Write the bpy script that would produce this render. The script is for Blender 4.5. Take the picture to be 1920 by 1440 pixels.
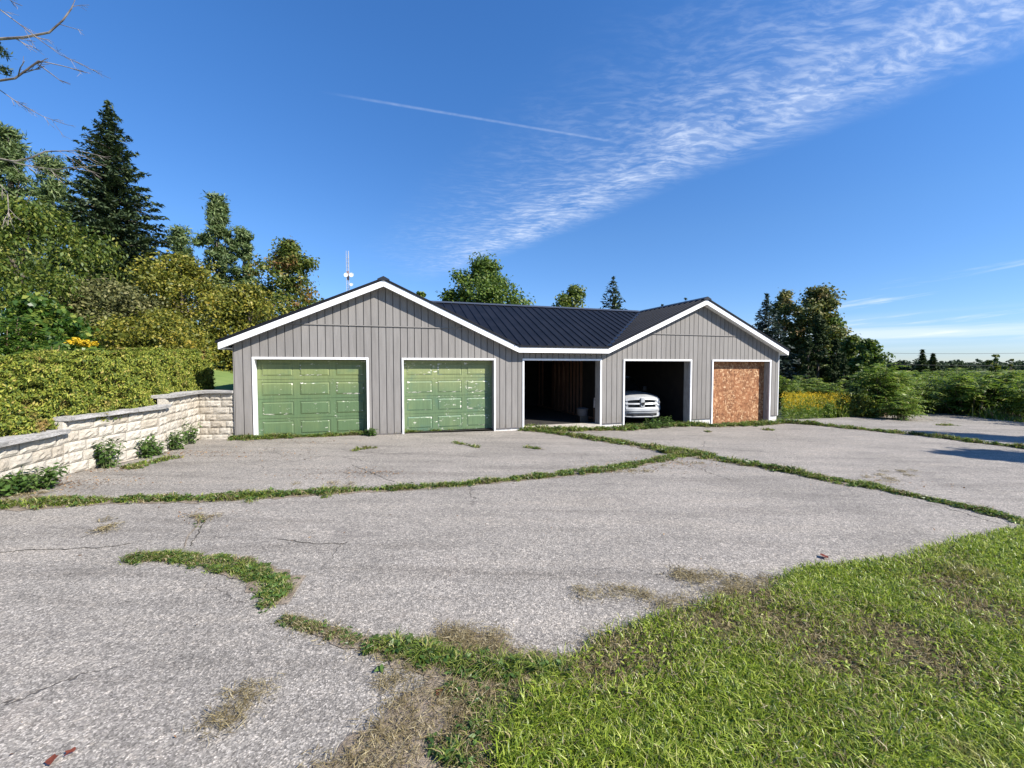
import bpy, bmesh, math, random
import numpy as np
from mathutils import Vector, Matrix

sc = bpy.context.scene
for o in list(bpy.data.objects): bpy.data.objects.remove(o)
COL = sc.collection
R = math.radians
rng = np.random.default_rng(7)
random.seed(7)

# ------------------------------------------------------------------ camera
F_PX, PITCH, CAM_Z = 792.0, R(2.41), 1.70
cam = bpy.data.cameras.new('camera'); cam.sensor_width = 36.0
cam.lens = 36.0 * F_PX / 1920.0; cam.clip_start = 0.05; cam.clip_end = 5000
camo = bpy.data.objects.new('camera', cam); COL.objects.link(camo)
camo.location = (0, 0, CAM_Z); camo.rotation_euler = (math.pi / 2 - PITCH, 0, 0)
sc.camera = camo

# ------------------------------------------------------------------ sky + sun + exposure
SUN_EL, SUN_AZ = R(38), R(119)          # azimuth clockwise from +Y
vs = sc.view_settings
vs.view_transform = 'Standard'; vs.look = 'None'; vs.gamma = 1.0; vs.exposure = 0.95
vs.use_curve_mapping = False
sc.cycles.use_denoising = True
sc.cycles.max_bounces = 6; sc.cycles.transparent_max_bounces = 8
sc.cycles.diffuse_bounces = 3; sc.cycles.sample_clamp_indirect = 6

class NT:
    def __init__(s, nt): s.nt = nt; nt.nodes.clear()
    def n(s, t, **k):
        x = s.nt.nodes.new(t)
        for a, b in k.items(): setattr(x, a, b)
        return x
    def put(s, sock, v):
        if isinstance(v, bpy.types.NodeSocket): s.nt.links.new(v, sock)
        elif v is not None:
            if isinstance(v, (tuple, list)) and len(v) == 3 and sock.type == 'RGBA': v = (*v, 1)
            sock.default_value = v
    def m(s, op, a, b=None, c=None, clamp=False):
        x = s.n('ShaderNodeMath', operation=op, use_clamp=clamp)
        for i, v in enumerate((a, b, c)): s.put(x.inputs[i], v)
        return x.outputs[0]
    def vm(s, op, a, b=None, out=0):
        x = s.n('ShaderNodeVectorMath', operation=op)
        s.put(x.inputs[0], a); s.put(x.inputs[1], b)
        return x.outputs[out]
    def mr(s, v, a, b, c=0.0, d=1.0, smooth=True):
        x = s.n('ShaderNodeMapRange'); x.interpolation_type = 'SMOOTHSTEP' if smooth else 'LINEAR'
        for i, q in enumerate((v, a, b, c, d)): s.put(x.inputs[i], q)
        return x.outputs[0]
    def mix(s, f, a, b, blend='MIX'):
        x = s.n('ShaderNodeMix', data_type='RGBA', blend_type=blend)
        s.put(x.inputs[0], f); s.put(x.inputs[6], a); s.put(x.inputs[7], b)
        return x.outputs[2]
    def noise(s, vec, scale, detail=4, rough=.55, dist=0.0, out='Fac'):
        x = s.n('ShaderNodeTexNoise'); s.put(x.inputs['Vector'], vec)
        x.inputs['Scale'].default_value = scale; x.inputs['Detail'].default_value = detail
        x.inputs['Roughness'].default_value = rough; x.inputs['Distortion'].default_value = dist
        return x.outputs[out]
    def voro(s, vec, scale, feature='F1', out='Distance', rand=1.0):
        x = s.n('ShaderNodeTexVoronoi', feature=feature); s.put(x.inputs['Vector'], vec)
        x.inputs['Scale'].default_value = scale; x.inputs['Randomness'].default_value = rand
        return x.outputs[out]
    def map(s, vec, scale=(1, 1, 1), rot=(0, 0, 0), loc=(0, 0, 0)):
        x = s.n('ShaderNodeMapping'); s.put(x.inputs[0], vec)
        x.inputs['Location'].default_value = loc; x.inputs['Rotation'].default_value = rot; x.inputs['Scale'].default_value = scale
        return x.outputs[0]
    def ramp(s, f, els, interp='LINEAR'):
        x = s.n('ShaderNodeValToRGB'); cr = x.color_ramp; cr.interpolation = interp
        while len(cr.elements) < len(els): cr.elements.new(0.5)
        for e, (p, c) in zip(cr.elements, els):
            e.position = p; e.color = (*c, 1) if len(c) == 3 else c
        s.put(x.inputs[0], f)
        return x.outputs[0]
    def sep(s, v):
        x = s.n('ShaderNodeSeparateXYZ'); s.put(x.inputs[0], v); return x.outputs
    def comb(s, a, b, c):
        x = s.n('ShaderNodeCombineXYZ')
        for i, v in enumerate((a, b, c)): s.put(x.inputs[i], v)
        return x.outputs[0]
    def bump(s, h, strength, dist):
        x = s.n('ShaderNodeBump'); s.put(x.inputs['Height'], h)
        x.inputs['Strength'].default_value = strength; x.inputs['Distance'].default_value = dist
        return x.outputs[0]

world = bpy.data.worlds.new('World'); sc.world = world; world.use_nodes = True
w = NT(world.node_tree)
sky = w.n('ShaderNodeTexSky', sky_type='NISHITA'); sky.sun_disc = False
sky.sun_elevation = SUN_EL; sky.sun_rotation = SUN_AZ
sky.altitude = 300; sky.air_density = 1.0; sky.dust_density = 0.0; sky.ozone_density = 3.0
hs = w.n('ShaderNodeHueSaturation'); w.put(hs.inputs['Color'], sky.outputs[0]); hs.inputs['Saturation'].default_value = 1.21
hs.inputs['Hue'].default_value = 0.506
D = w.vm('NORMALIZE', w.n('ShaderNodeTexCoord').outputs['Generated'])
dx, dy, dz = w.sep(D)
zz = w.m('MAXIMUM', dz, 0.03)
px, py = w.m('DIVIDE', dx, zz), w.m('DIVIDE', dy, zz)          # position on a high flat cloud deck
P = w.comb(px, py, 0.0)
warp = w.vm('SUBTRACT', w.noise(P, 1.7, 3, .5, out='Color'), (0.5, 0.5, 0.5))
Pw = w.vm('ADD', P, w.vm('SCALE', warp, None)); Pw.node.inputs[1].default_value  # warped deck
for l in [l for l in w.nt.links if l.to_node == Pw.node and l.to_socket == Pw.node.inputs[1]]:
    l.from_node.inputs['Scale'].default_value = 0.30
sx, sy, _ = w.sep(Pw)
# long cirrus bank: sharp on its right side, thinning out to the upper left
dist = w.m('ADD', w.m('MULTIPLY', w.m('SUBTRACT', sx, 1.574), -0.832), w.m('MULTIPLY', w.m('SUBTRACT', sy, 1.341), -0.554))
along = w.m('ADD', w.m('MULTIPLY', w.m('SUBTRACT', px, 1.574), -0.554), w.m('MULTIPLY', w.m('SUBTRACT', py, 1.341), 0.832))
core = w.m('MULTIPLY', w.mr(dist, -0.12, 0.22), w.mr(dist, 0.10, 0.66, 1.0, 0.0))
veil = w.m('MULTIPLY', w.mr(dist, 0.0, 0.3), w.mr(dist, 0.3, 1.25, 1.0, 0.0))
endf = w.m('MULTIPLY', w.mr(along, 2.4, 4.8, 1.0, 0.0), w.mr(along, -3.5, -1.0))
rip = w.map(Pw, (13, 30, 1), (0, 0, R(-18)))
rn = w.mr(w.noise(rip, 1.0, 4, .6, .15), 0.38, 0.70)
rn2 = w.mr(w.noise(w.map(Pw, (4, 7, 1), (0, 0, R(28))), 1.0, 4, .52), 0.22, 0.80)
cd = w.m('ADD', w.m('MULTIPLY', core, w.m('MULTIPLY_ADD', rn2, 0.42, w.m('MULTIPLY', rn, 0.34))),
         w.m('MULTIPLY', veil, w.m('MULTIPLY', w.m('MULTIPLY_ADD', rn, 0.75, 0.2), w.m('MULTIPLY_ADD', rn2, 0.45, 0.12))))
cd = w.m('MULTIPLY', cd, w.m('MULTIPLY', endf, 0.64))
# contrail
ca, cb = Vector((-0.717, 1.578)), Vector((0.56, 1.957)); cdv = (cb - ca); cl = cdv.length; cdv.normalize()
t_al = w.m('ADD', w.m('MULTIPLY', w.m('SUBTRACT', px, ca.x), cdv.x), w.m('MULTIPLY', w.m('SUBTRACT', py, ca.y), cdv.y))
t_ac = w.m('ABSOLUTE', w.m('ADD', w.m('MULTIPLY', w.m('SUBTRACT', px, ca.x), -cdv.y), w.m('MULTIPLY', w.m('SUBTRACT', py, ca.y), cdv.x)))
trail = w.m('MULTIPLY', w.mr(t_ac, 0.001, 0.014, 1.0, 0.0), w.m('MULTIPLY', w.mr(t_al, 0.0, 0.3), w.mr(t_al, cl - 0.25, cl, 1.0, 0.0)))
trail = w.m('MULTIPLY', trail, w.m('MULTIPLY_ADD', w.noise(P, 30, 2), 0.22, 0.02))
# low streaks above the horizon
az = w.m('ARCTAN2', dx, dy)
low = w.noise(w.comb(w.m('MULTIPLY', az, 3.2), w.m('MULTIPLY_ADD', az, -4.0, w.m('MULTIPLY', dz, 46.0)), 3.7), 1.0, 6, .62)
lowm = w.m('MULTIPLY', w.mr(low, 0.55, 0.74), w.m('MULTIPLY', w.mr(dz, 0.0, 0.05), w.mr(dz, 0.10, 0.21, 1.0, 0.0)))
lowm = w.m('MULTIPLY', w.m('MULTIPLY', lowm, 0.75), w.mr(az, 0.42, 0.72))
bank = w.noise(w.comb(w.m('MULTIPLY', az, 1.6), w.m('MULTIPLY', dz, 40.0), 9.1), 1.0, 4, .5)
bankm = w.m('MULTIPLY', w.mr(bank, 0.38, 0.6), w.m('MULTIPLY', w.mr(dz, 0.02, 0.05), w.mr(dz, 0.055, 0.10, 0.6, 0.0)))
bankm = w.m('MULTIPLY', bankm, w.mr(az, 0.25, 0.7))
cloud = w.m('ADD', w.m('ADD', cd, trail), w.m('ADD', lowm, bankm), clamp=True)
skyt = w.mix(1.0, hs.outputs[0], w.ramp(dz, [(0.0, (.56, .64, .96)), (.10, (.70, .82, 1.04)), (.28, (.92, 1.04, 1.14)), (.55, (1.0, 1.24, 1.36)), (1.0, (1.05, 1.35, 1.5))]), 'MULTIPLY')
skyc = w.mix(cloud, skyt, (6.0, 6.6, 7.6, 1))
bg = w.n('ShaderNodeBackground'); w.put(bg.inputs[0], skyc); bg.inputs[1].default_value = 0.083
wo = w.n('ShaderNodeOutputWorld'); w.nt.links.new(bg.outputs[0], wo.inputs[0])

sun = bpy.data.lights.new('sun', 'SUN'); sun.energy = 5.0; sun.angle = R(0.55); sun.color = (1.0, 0.945, 0.86)
suno = bpy.data.objects.new('sun', sun); COL.objects.link(suno)
SUND = Vector((math.sin(SUN_AZ) * math.cos(SUN_EL), math.cos(SUN_AZ) * math.cos(SUN_EL), math.sin(SUN_EL)))
suno.rotation_euler = (-SUND).to_track_quat('-Z', 'Y').to_euler(); suno.location = (20, -12, 30)

# ------------------------------------------------------------------ geometry helpers
GP, GQ = -0.0104, -0.0244
def g(x, y):                                  # paved yard: one gently falling plane, level far away
    xx = np.clip(x, -30, 26); yy = np.where(np.asarray(y) < 24, y, 24 + 6 * np.tanh((np.asarray(y) - 24) / 6.0))
    return GP * xx + GQ * yy
def ray(u, v):
    c, s = math.cos(PITCH), math.sin(PITCH); a = (u - 960) / F_PX; b = -(v - 720) / F_PX
    return Vector((a, c + b * s, -s + b * c))
def G(u, v, dz=0.0):                          # photo point lying on the yard
    r = ray(u, v); t = -CAM_Z / (r.z - GP * r.x - GQ * r.y)
    return Vector((r.x * t, r.y * t, CAM_Z + r.z * t + dz))
def AT(u, v, y):                              # photo point at forward distance y
    r = ray(u, v); t = y / r.y
    return Vector((r.x * t, y, CAM_Z + r.z * t))

X0, Y0, TH = -7.318, 10.542, 0.3153           # garage: eave line origin and heading
ES, EN = Vector((math.cos(TH), math.sin(TH))), Vector((-math.sin(TH), math.cos(TH)))
def s_of(x, y): return (x - X0) * ES.x + (y - Y0) * ES.y
def d_of(x, y): return (x - X0) * EN.x + (y - Y0) * EN.y
def GL(s, d, z): p = Vector((X0, Y0)) + ES * s + EN * d; return Vector((p.x, p.y, z))
def FH(u, v, d):                              # photo point on the garage plane at depth d -> (s, z)
    r = ray(u, v); n0 = X0 * EN.x + Y0 * EN.y + d; t = n0 / (r.x * EN.x + r.y * EN.y)
    return s_of(r.x * t, r.y * t), CAM_Z + r.z * t
def hillz(x, y):
    s = -s_of(np.asarray(x, float), np.asarray(y, float)) - 0.6
    o = np.maximum(0, s)
    base = np.interp(y, [3, 5, 7, 9, 11, 14], [0.42, 0.5, 0.62, 0.78, 0.9, 1.0])
    return base + 0.17 * np.minimum(o, 12) + 0.07 * np.clip(o - 12, 0, 60)

def link(o, parent=None):
    COL.objects.link(o)
    if parent is not None: o.parent = parent
    return o
def tag(o, label=None, cat=None, group=None, kind=None):
    if label: o['label'] = label
    if cat: o['category'] = cat
    if group: o['group'] = group
    if kind: o['kind'] = kind
    return o
def empty(name, loc=(0, 0, 0), rz=0.0):
    o = bpy.data.objects.new(name, None); o.location = loc; o.rotation_euler = (0, 0, rz); o.empty_display_size = .3
    return link(o)
def copy_tree(o, parent=None):
    c = o.copy(); COL.objects.link(c); c.parent = parent
    for ch in [k for k in o.children]: copy_tree(ch, c)
    return c

class MB:
    def __init__(s): s.v = []; s.f = []; s.mi = []
    def add(s, vs, fs, mi=0):
        k = len(s.v); s.v += [tuple(p) for p in vs]; s.f += [[i + k for i in f] for f in fs]; s.mi += [mi] * len(fs); return s
    def box(s, a, b, mi=0):
        (x0, y0, z0), (x1, y1, z1) = a, b
        return s.add([(x0, y0, z0), (x1, y0, z0), (x1, y1, z0), (x0, y1, z0), (x0, y0, z1), (x1, y0, z1), (x1, y1, z1), (x0, y1, z1)],
                     [(0, 3, 2, 1), (4, 5, 6, 7), (0, 1, 5, 4), (1, 2, 6, 5), (2, 3, 7, 6), (3, 0, 4, 7)], mi)
    def prism(s, poly, d0, d1, mi=0):          # poly in (x, z), counter clockwise seen from -y
        n = len(poly); v = [(x, d0, z) for x, z in poly] + [(x, d1, z) for x, z in poly]
        f = [list(range(n)), list(range(2 * n - 1, n - 1, -1))] + [[i, n + i, n + (i + 1) % n, (i + 1) % n] for i in range(n)]
        return s.add(v, f, mi)
    def slab(s, pts, thick, mi=0):             # planar polygon of 3D points, thickened straight down
        n = len(pts); v = list(pts) + [(p[0], p[1], p[2] - thick) for p in pts]
        f = [list(range(n)), list(range(2 * n - 1, n - 1, -1))] + [[i, n + i, n + (i + 1) % n, (i + 1) % n] for i in range(n)]
        return s.add(v, f, mi)
    def tube(s, pts, radii, sides=6, mi=0, cap=True):
        pts = [Vector(p) for p in pts]; k = len(s.v); m = len(pts)
        if not isinstance(radii, (list, tuple)): radii = [radii] * m
        for i, p in enumerate(pts):
            t = (pts[min(i + 1, m - 1)] - pts[max(i - 1, 0)]).normalized()
            a = t.cross(Vector((0, 0, 1)) if abs(t.z) < .9 else Vector((1, 0, 0))).normalized(); b = t.cross(a)
            for j in range(sides):
                q = 2 * math.pi * j / sides
                s.v.append(tuple(p + (a * math.cos(q) + b * math.sin(q)) * radii[i]))
        for i in range(m - 1):
            for j in range(sides):
                j2 = (j + 1) % sides
                s.f.append([k + i * sides + j, k + i * sides + j2, k + (i + 1) * sides + j2, k + (i + 1) * sides + j]); s.mi.append(mi)
        if cap:
            s.f.append([k + j for j in range(sides)][::-1]); s.mi.append(mi)
            s.f.append([k + (m - 1) * sides + j for j in range(sides)]); s.mi.append(mi)
        return s
    def lathe(s, prof, center=(0, 0, 0), sides=16, mi=0, axis='z'):
        k = len(s.v)
        for r_, h in prof:
            for j in range(sides):
                q = 2 * math.pi * j / sides; x, y = r_ * math.cos(q), r_ * math.sin(q)
                p = (x, y, h) if axis == 'z' else ((x, -h, y) if axis == 'y' else (h, x, y))
                s.v.append((p[0] + center[0], p[1] + center[1], p[2] + center[2]))
        for i in range(len(prof) - 1):
            for j in range(sides):
                j2 = (j + 1) % sides
                s.f.append([k + i * sides + j, k + i * sides + j2, k + (i + 1) * sides + j2, k + (i + 1) * sides + j]); s.mi.append(mi)
        s.f.append([k + j for j in range(sides)][::-1]); s.mi.append(mi)
        s.f.append([k + (len(prof) - 1) * sides + j for j in range(sides)]); s.mi.append(mi)
        return s
    def mesh(s, name, mats, smooth=False, fix=True):
        me = bpy.data.meshes.new(name); me.from_pydata(s.v, [], s.f)
        for m in (mats if isinstance(mats, (list, tuple)) else [mats]): me.materials.append(m)
        me.polygons.foreach_set('material_index', s.mi)
        if fix:
            bm = bmesh.new(); bm.from_mesh(me); bmesh.ops.recalc_face_normals(bm, faces=bm.faces); bm.to_mesh(me); bm.free()
        if smooth: me.polygons.foreach_set('use_smooth', [True] * len(me.polygons))
        me.update(); return me
    def build(s, name, mats, parent=None, smooth=False, fix=True):
        return link(bpy.data.objects.new(name, s.mesh(name, mats, smooth, fix)), parent)

def np_mesh(name, V, mats, sizes=(4,), mat_idx=None):
    """V: (N, k, 3) separate polygons of k corners."""
    me = bpy.data.meshes.new(name); N, k, _ = V.shape
    me.vertices.add(N * k); me.vertices.foreach_set('co', V.astype(np.float32).ravel())
    me.loops.add(N * k); me.loops.foreach_set('vertex_index', np.arange(N * k, dtype=np.int32))
    me.polygons.add(N); me.polygons.foreach_set('loop_start', np.arange(0, N * k, k, dtype=np.int32))
    for m in (mats if isinstance(mats, (list, tuple)) else [mats]): me.materials.append(m)
    if mat_idx is not None: me.polygons.foreach_set('material_index', mat_idx.astype(np.int32))
    me.update(calc_edges=True); me.validate(); return me
def unit(a): return a / np.maximum(np.linalg.norm(a, axis=-1, keepdims=True), 1e-9)
def rnd_dir(n): return unit(rng.normal(size=(n, 3)))
def leaf_quads(c, t, nrm, L, W):
    """diamond leaves: centre c, long axis t, normal nrm."""
    b = unit(np.cross(nrm, t)); t = unit(np.cross(b, nrm)); L = np.asarray(L).reshape(-1, 1); W = np.asarray(W).reshape(-1, 1)
    fold = nrm * W * .22
    return np.stack([c - t * L * .5, c + b * W * .5 + fold - t * L * .06, c + t * L * .5, c - b * W * .5 + fold - t * L * .06], 1)
def blade_mesh(name, base, h, wd, lean, mats, mat_idx=None, up=1.0):
    """grass blades: tapering bent strips of one quad and one tip triangle, written as two quads"""
    n = len(base); a = rng.uniform(0, 2 * math.pi, n); side = np.stack([np.cos(a), np.sin(a), np.zeros(n)], 1)
    b = rng.uniform(0, 2 * math.pi, n); ld = np.stack([np.cos(b), np.sin(b), np.zeros(n)], 1) * (lean * h)[:, None]
    z = np.zeros((n, 3)); z[:, 2] = 1
    hh = h[:, None]; w2 = (wd / 2)[:, None]
    mid = base + z * hh * .6 + ld * .35; tip = base + z * hh * np.clip(1 - lean * .35, .15, 1)[:, None] + ld
    q1 = np.stack([base - side * w2, base + side * w2, mid + side * w2 * .85, mid - side * w2 * .85], 1)
    me = bpy.data.meshes.new(name)
    V = np.concatenate([q1, tip[:, None, :]], 1)           # 5 verts per blade
    me.vertices.add(n * 5); me.vertices.foreach_set('co', V.astype(np.float32).ravel())
    k = (np.arange(n) * 5)[:, None]
    lo = np.concatenate([k + np.array([0, 1, 2, 3]), k + np.array([3, 2, 4])], 1)
    me.loops.add(n * 7); me.loops.foreach_set('vertex_index', lo.astype(np.int32).ravel())
    st = np.stack([np.arange(n) * 7, np.arange(n) * 7 + 4], 1)
    me.polygons.add(n * 2); me.polygons.foreach_set('loop_start', st.astype(np.int32).ravel())
    for m in (mats if isinstance(mats, (list, tuple)) else [mats]): me.materials.append(m)
    if mat_idx is not None: me.polygons.foreach_set('material_index', np.repeat(mat_idx, 2).astype(np.int32))
    me.update(calc_edges=True); me.validate(); return me
def in_poly(x, y, poly):
    c = np.zeros(len(x), bool); n = len(poly)
    for i in range(n):
        x1, y1 = poly[i][:2]; x2, y2 = poly[(i + 1) % n][:2]
        if y1 == y2: continue
        k = ((y1 > y) != (y2 > y)) & (x < (x2 - x1) * (y - y1) / (y2 - y1) + x1); c ^= k
    return c
def ragged(poly, amp, step, closed=True):
    out = []
    n = len(poly)
    for i in range(n if closed else n - 1):
        a, b = Vector(poly[i][:2]), Vector(poly[(i + 1) % n][:2]); L = (b - a).length; k = max(1, int(L / step))
        nn = Vector((-(b - a).y, (b - a).x)).normalized()
        for j in range(k):
            p = a.lerp(b, j / k) + nn * random.uniform(-amp, amp)
            out.append((p.x, p.y))
    if not closed: out.append(tuple(poly[-1][:2]))
    return out
def sheet(name, poly, mat, dz, hole=None):
    bm = bmesh.new(); vs_ = [bm.verts.new((x, y, float(g(x, y)) + dz)) for x, y in poly]
    f = bm.faces.new(vs_); bmesh.ops.triangulate(bm, faces=[f]); bmesh.ops.recalc_face_normals(bm, faces=bm.faces)
    for f in bm.faces:
        if f.normal.z < 0: f.normal_flip()
    me = bpy.data.meshes.new(name); bm.to_mesh(me); bm.free(); me.materials.append(mat)
    return link(bpy.data.objects.new(name, me))

# ------------------------------------------------------------------ materials
def principled(t, color, rough=.7, metal=0.0, spec=.5, normal=None):
    p = t.n('ShaderNodeBsdfPrincipled'); t.put(p.inputs['Base Color'], color); t.put(p.inputs['Roughness'], rough)
    p.inputs['Metallic'].default_value = metal; p.inputs['Specular IOR Level'].default_value = spec
    if normal is not None: t.put(p.inputs['Normal'], normal)
    return p
def newmat(name):
    m = bpy.data.materials.new(name); m.use_nodes = True; t = NT(m.node_tree)
    t.out = t.n('ShaderNodeOutputMaterial'); return m, t
def done(t, sh): t.nt.links.new(sh.outputs[0] if not isinstance(sh, bpy.types.NodeSocket) else sh, t.out.inputs[0])
def simple(name, c1, c2=None, scale=6.0, rough=.7, metal=0.0, bump=0.0, bscale=30.0, stretch=(1, 1, 1), spec=.5):
    m, t = newmat(name); co = t.n('ShaderNodeTexCoord').outputs['Object']
    c = c1
    if c2 is not None: c = t.mix(t.mr(t.noise(t.map(co, stretch), scale, 6, .6), .3, .7), c1, c2)
    nb = t.bump(t.noise(t.map(co, stretch), bscale, 4, .6), 1.0, bump) if bump else None
    done(t, principled(t, c, rough, metal, spec, nb)); return m
def leafmat(name, els, trans=.35, rough=.6, spec=.3, patch=None):
    """leaf colour differs from leaf to leaf; patch = (colour, amount) turns some boughs"""
    m, t = newmat(name); ge = t.n('ShaderNodeNewGeometry')
    c = t.ramp(ge.outputs['Random Per Island'], els)
    if patch:
        co = t.n('ShaderNodeTexCoord').outputs['Object']
        f = t.mr(t.noise(co, patch[2] if len(patch) > 2 else .5, 3, .6), .62 - patch[1] * .3, .74 - patch[1] * .3)
        f = t.m('MULTIPLY', f, t.mr(ge.outputs['Random Per Island'], .15, .5, .35, 1.0))
        c = t.mix(f, c, patch[0])
    p = principled(t, c, rough, 0, spec)
    tr = t.n('ShaderNodeBsdfTranslucent'); t.put(tr.inputs[0], t.mix(.5, c, t.mix(1.0, c, (1.0, 1.1, .55, 1), 'MULTIPLY')))
    mx = t.n('ShaderNodeMixShader'); mx.inputs[0].default_value = trans
    t.nt.links.new(p.outputs[0], mx.inputs[1]); t.nt.links.new(tr.outputs[0], mx.inputs[2]); done(t, mx); return m

def asphalt_mat():
    m, t = newmat('worn_asphalt'); co = t.n('ShaderNodeTexCoord').outputs['Object']
    gr = t.sep(t.voro(co, 125, 'F1', 'Color')); gr2 = t.sep(t.voro(t.map(co, loc=(3.1, 1.7, 0)), 48, 'F1', 'Color'))
    grain = t.ramp(gr[0], [(0, (.135, .127, .117)), (.3, (.20, .19, .176)), (.62, (.265, .252, .235)), (.86, (.34, .323, .30)), (1, (.50, .475, .445))])
    big = t.ramp(gr2[1], [(0, (.72, .72, .73)), (.6, (1, 1, 1)), (.9, (1.1, 1.09, 1.08)), (1, (1.35, 1.32, 1.28))])
    c = t.mix(1.0, grain, big, 'MULTIPLY')
    n1 = t.noise(co, .55, 5, .6, .4); n2 = t.noise(t.map(co, (1, 2.2, 1)), 2.6, 5, .65)
    tone = t.ramp(n1, [(.25, (.82, .785, .73)), (.5, (1.03, .985, .915)), (.75, (1.17, 1.11, 1.03))])
    c = t.mix(1.0, c, tone, 'MULTIPLY')
    stk = t.noise(t.map(co, (.35, 2.4, 1), (0, 0, R(17))), 1.0, 5, .65); c = t.mix(1.0, c, t.ramp(stk, [(.3, (.74, .73, .72)), (.5, (1, 1, 1)), (.72, (1.13, 1.11, 1.08))]), 'MULTIPLY')
    wet = t.noise(t.map(co, loc=(21, 3, 0)), .85, 6, .62, .8); c = t.mix(t.mr(wet, .60, .72, 0, .40), c, (.12, .108, .098, 1))
    c = t.mix(t.mr(n2, .58, .8, 0, .35), c, (.17, .155, .14, 1))
    dust = t.noise(t.map(co, loc=(9, 4, 0)), 1.1, 6, .7); c = t.mix(t.mr(dust, .6, .8, 0, .45), c, (.36, .30, .245, 1))
    wv = t.vm('ADD', co, t.vm('MULTIPLY', t.noise(co, 1.0, 5, .65, out='Color'), (.8, .8, 0)))
    cr = t.voro(wv, .42, 'DISTANCE_TO_EDGE'); cm = t.m('MULTIPLY', t.mr(cr, .0008, .0035, 1, 0), t.mr(t.noise(co, .3, 2), .46, .60))
    wv2 = t.vm('ADD', co, t.vm('MULTIPLY', t.noise(co, 3.0, 4, .6, out='Color'), (.5, .5, 0)))
    cr2 = t.voro(wv2, 1.1, 'DISTANCE_TO_EDGE'); cm2 = t.m('MULTIPLY', t.mr(cr2, .002, .009, 1, 0), t.mr(t.noise(t.map(co, loc=(5, 8, 0)), .6, 2), .66, .76))
    c = t.mix(t.m('MULTIPLY', t.m('MAXIMUM', cm, cm2), .8), c, (.05, .042, .035, 1))
    h = t.m('ADD', t.voro(co, 125, 'F1'), t.m('MULTIPLY', n2, .6)); h = t.m('SUBTRACT', h, t.m('MULTIPLY', t.m('MAXIMUM', cm, cm2), 2.5))
    done(t, principled(t, c, .88, 0, .25, t.bump(h, .5, .005))); return m

def door_mat(name, top, low, blue, seed, wearlevel, edge=False):
    m, t = newmat(name); co = t.map(t.n('ShaderNodeTexCoord').outputs['Object'], loc=(seed, seed * 2.3, 0)); xyz = t.sep(t.n('ShaderNodeTexCoord').outputs['Object'])
    n = t.noise(t.map(co, (1.0, 1, .7)), 1.6, 5, .65)
    f = t.m('ADD', t.mr(xyz[2], .6, 1.75), t.m('MULTIPLY', t.m('SUBTRACT', n, .5), 1.3), clamp=True)
    c = t.mix(f, low, top)
    c = t.mix(t.mr(t.noise(t.map(co, (1, 1, 1.3), loc=(2, 0, 4)), 1.3, 4, .6), .56, .72, 0, .55), c, blue)
    st = t.noise(t.map(co, (30, 1, 1.5)), 1.0, 4, .6); c = t.mix(1.0, c, t.ramp(st, [(.3, (.86, .86, .86)), (.7, (1.1, 1.1, 1.08))]), 'MULTIPLY')
    pe = t.noise(t.map(co, (5.0, 5, 16)), 1.0, 6, .72); reg = t.noise(t.map(co, loc=(7, 1, 2)), 1.5, 2)
    pk = t.m('MULTIPLY', t.mr(t.m('ADD', pe, t.m('MULTIPLY', t.m('SUBTRACT', reg, .5), .35)), wearlevel, wearlevel + .02), 1.0)
    c = t.mix(pk, c, (.66, .64, .55, 1))
    done(t, principled(t, c, t.mix(pk, (.5, .5, .5, 1), (.85, .85, .85, 1)), 0, .35, t.bump(t.m('SUBTRACT', 1.0, pk), .6, .003))); return m

def osb_mat():
    m, t = newmat('strand_board'); co = t.n('ShaderNodeTexCoord').outputs['Object']
    a = t.voro(t.map(co, (20, 20, 8), (0, R(20), 0)), 1.0, 'F1', 'Color'); b = t.voro(t.map(co, (10, 10, 20), (0, R(-32), 0)), 1.0, 'F1', 'Color')
    k = t.sep(t.voro(t.map(co, (20, 20, 15), (0, R(50), 0)), 1.0, 'F1', 'Color'))
    f = t.mix(t.mr(k[0], .45, .55), a, b); f = t.sep(f)
    c = t.ramp(f[0], [(0, (.12, .048, .02)), (.35, (.215, .092, .038)), (.65, (.28, .132, .06)), (.88, (.40, .235, .12)), (1, (.55, .38, .23))])
    c = t.mix(t.mr(t.noise(t.map(co, (1, 1, .5)), 1.8, 3), .4, .7, 0, .3), c, (.38, .15, .06, 1))
    done(t, principled(t, c, .7, 0, .3, t.bump(f[1], .5, .003))); return m

def stone_mat():
    m, t = newmat('cream_stone'); co = t.n('ShaderNodeTexCoord').outputs['Object']; ob = t.n('ShaderNodeObjectInfo').outputs['Random']
    v = t.vm('ADD', co, t.comb(t.m('MULTIPLY', ob, 17.0), t.m('MULTIPLY', ob, 31.0), 0.0))
    n = t.noise(v, 7, 6, .7); n2 = t.noise(v, 28, 4, .7)
    c = t.ramp(n, [(.25, (.30, .262, .21)), (.45, (.46, .42, .355)), (.7, (.57, .53, .46))])
    c = t.mix(t.mr(n2, .5, .75, 0, .45), c, (.40, .35, .285, 1))
    c = t.mix(1.0, c, t.ramp(ob, [(0, (.85, .82, .78)), (.5, (1, 1, 1)), (1, (1.08, 1.08, 1.08))]), 'MULTIPLY')
    done(t, principled(t, c, .9, 0, .2, t.bump(t.m('ADD', n, t.m('MULTIPLY', n2, .6)), .8, .018))); return m

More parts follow.
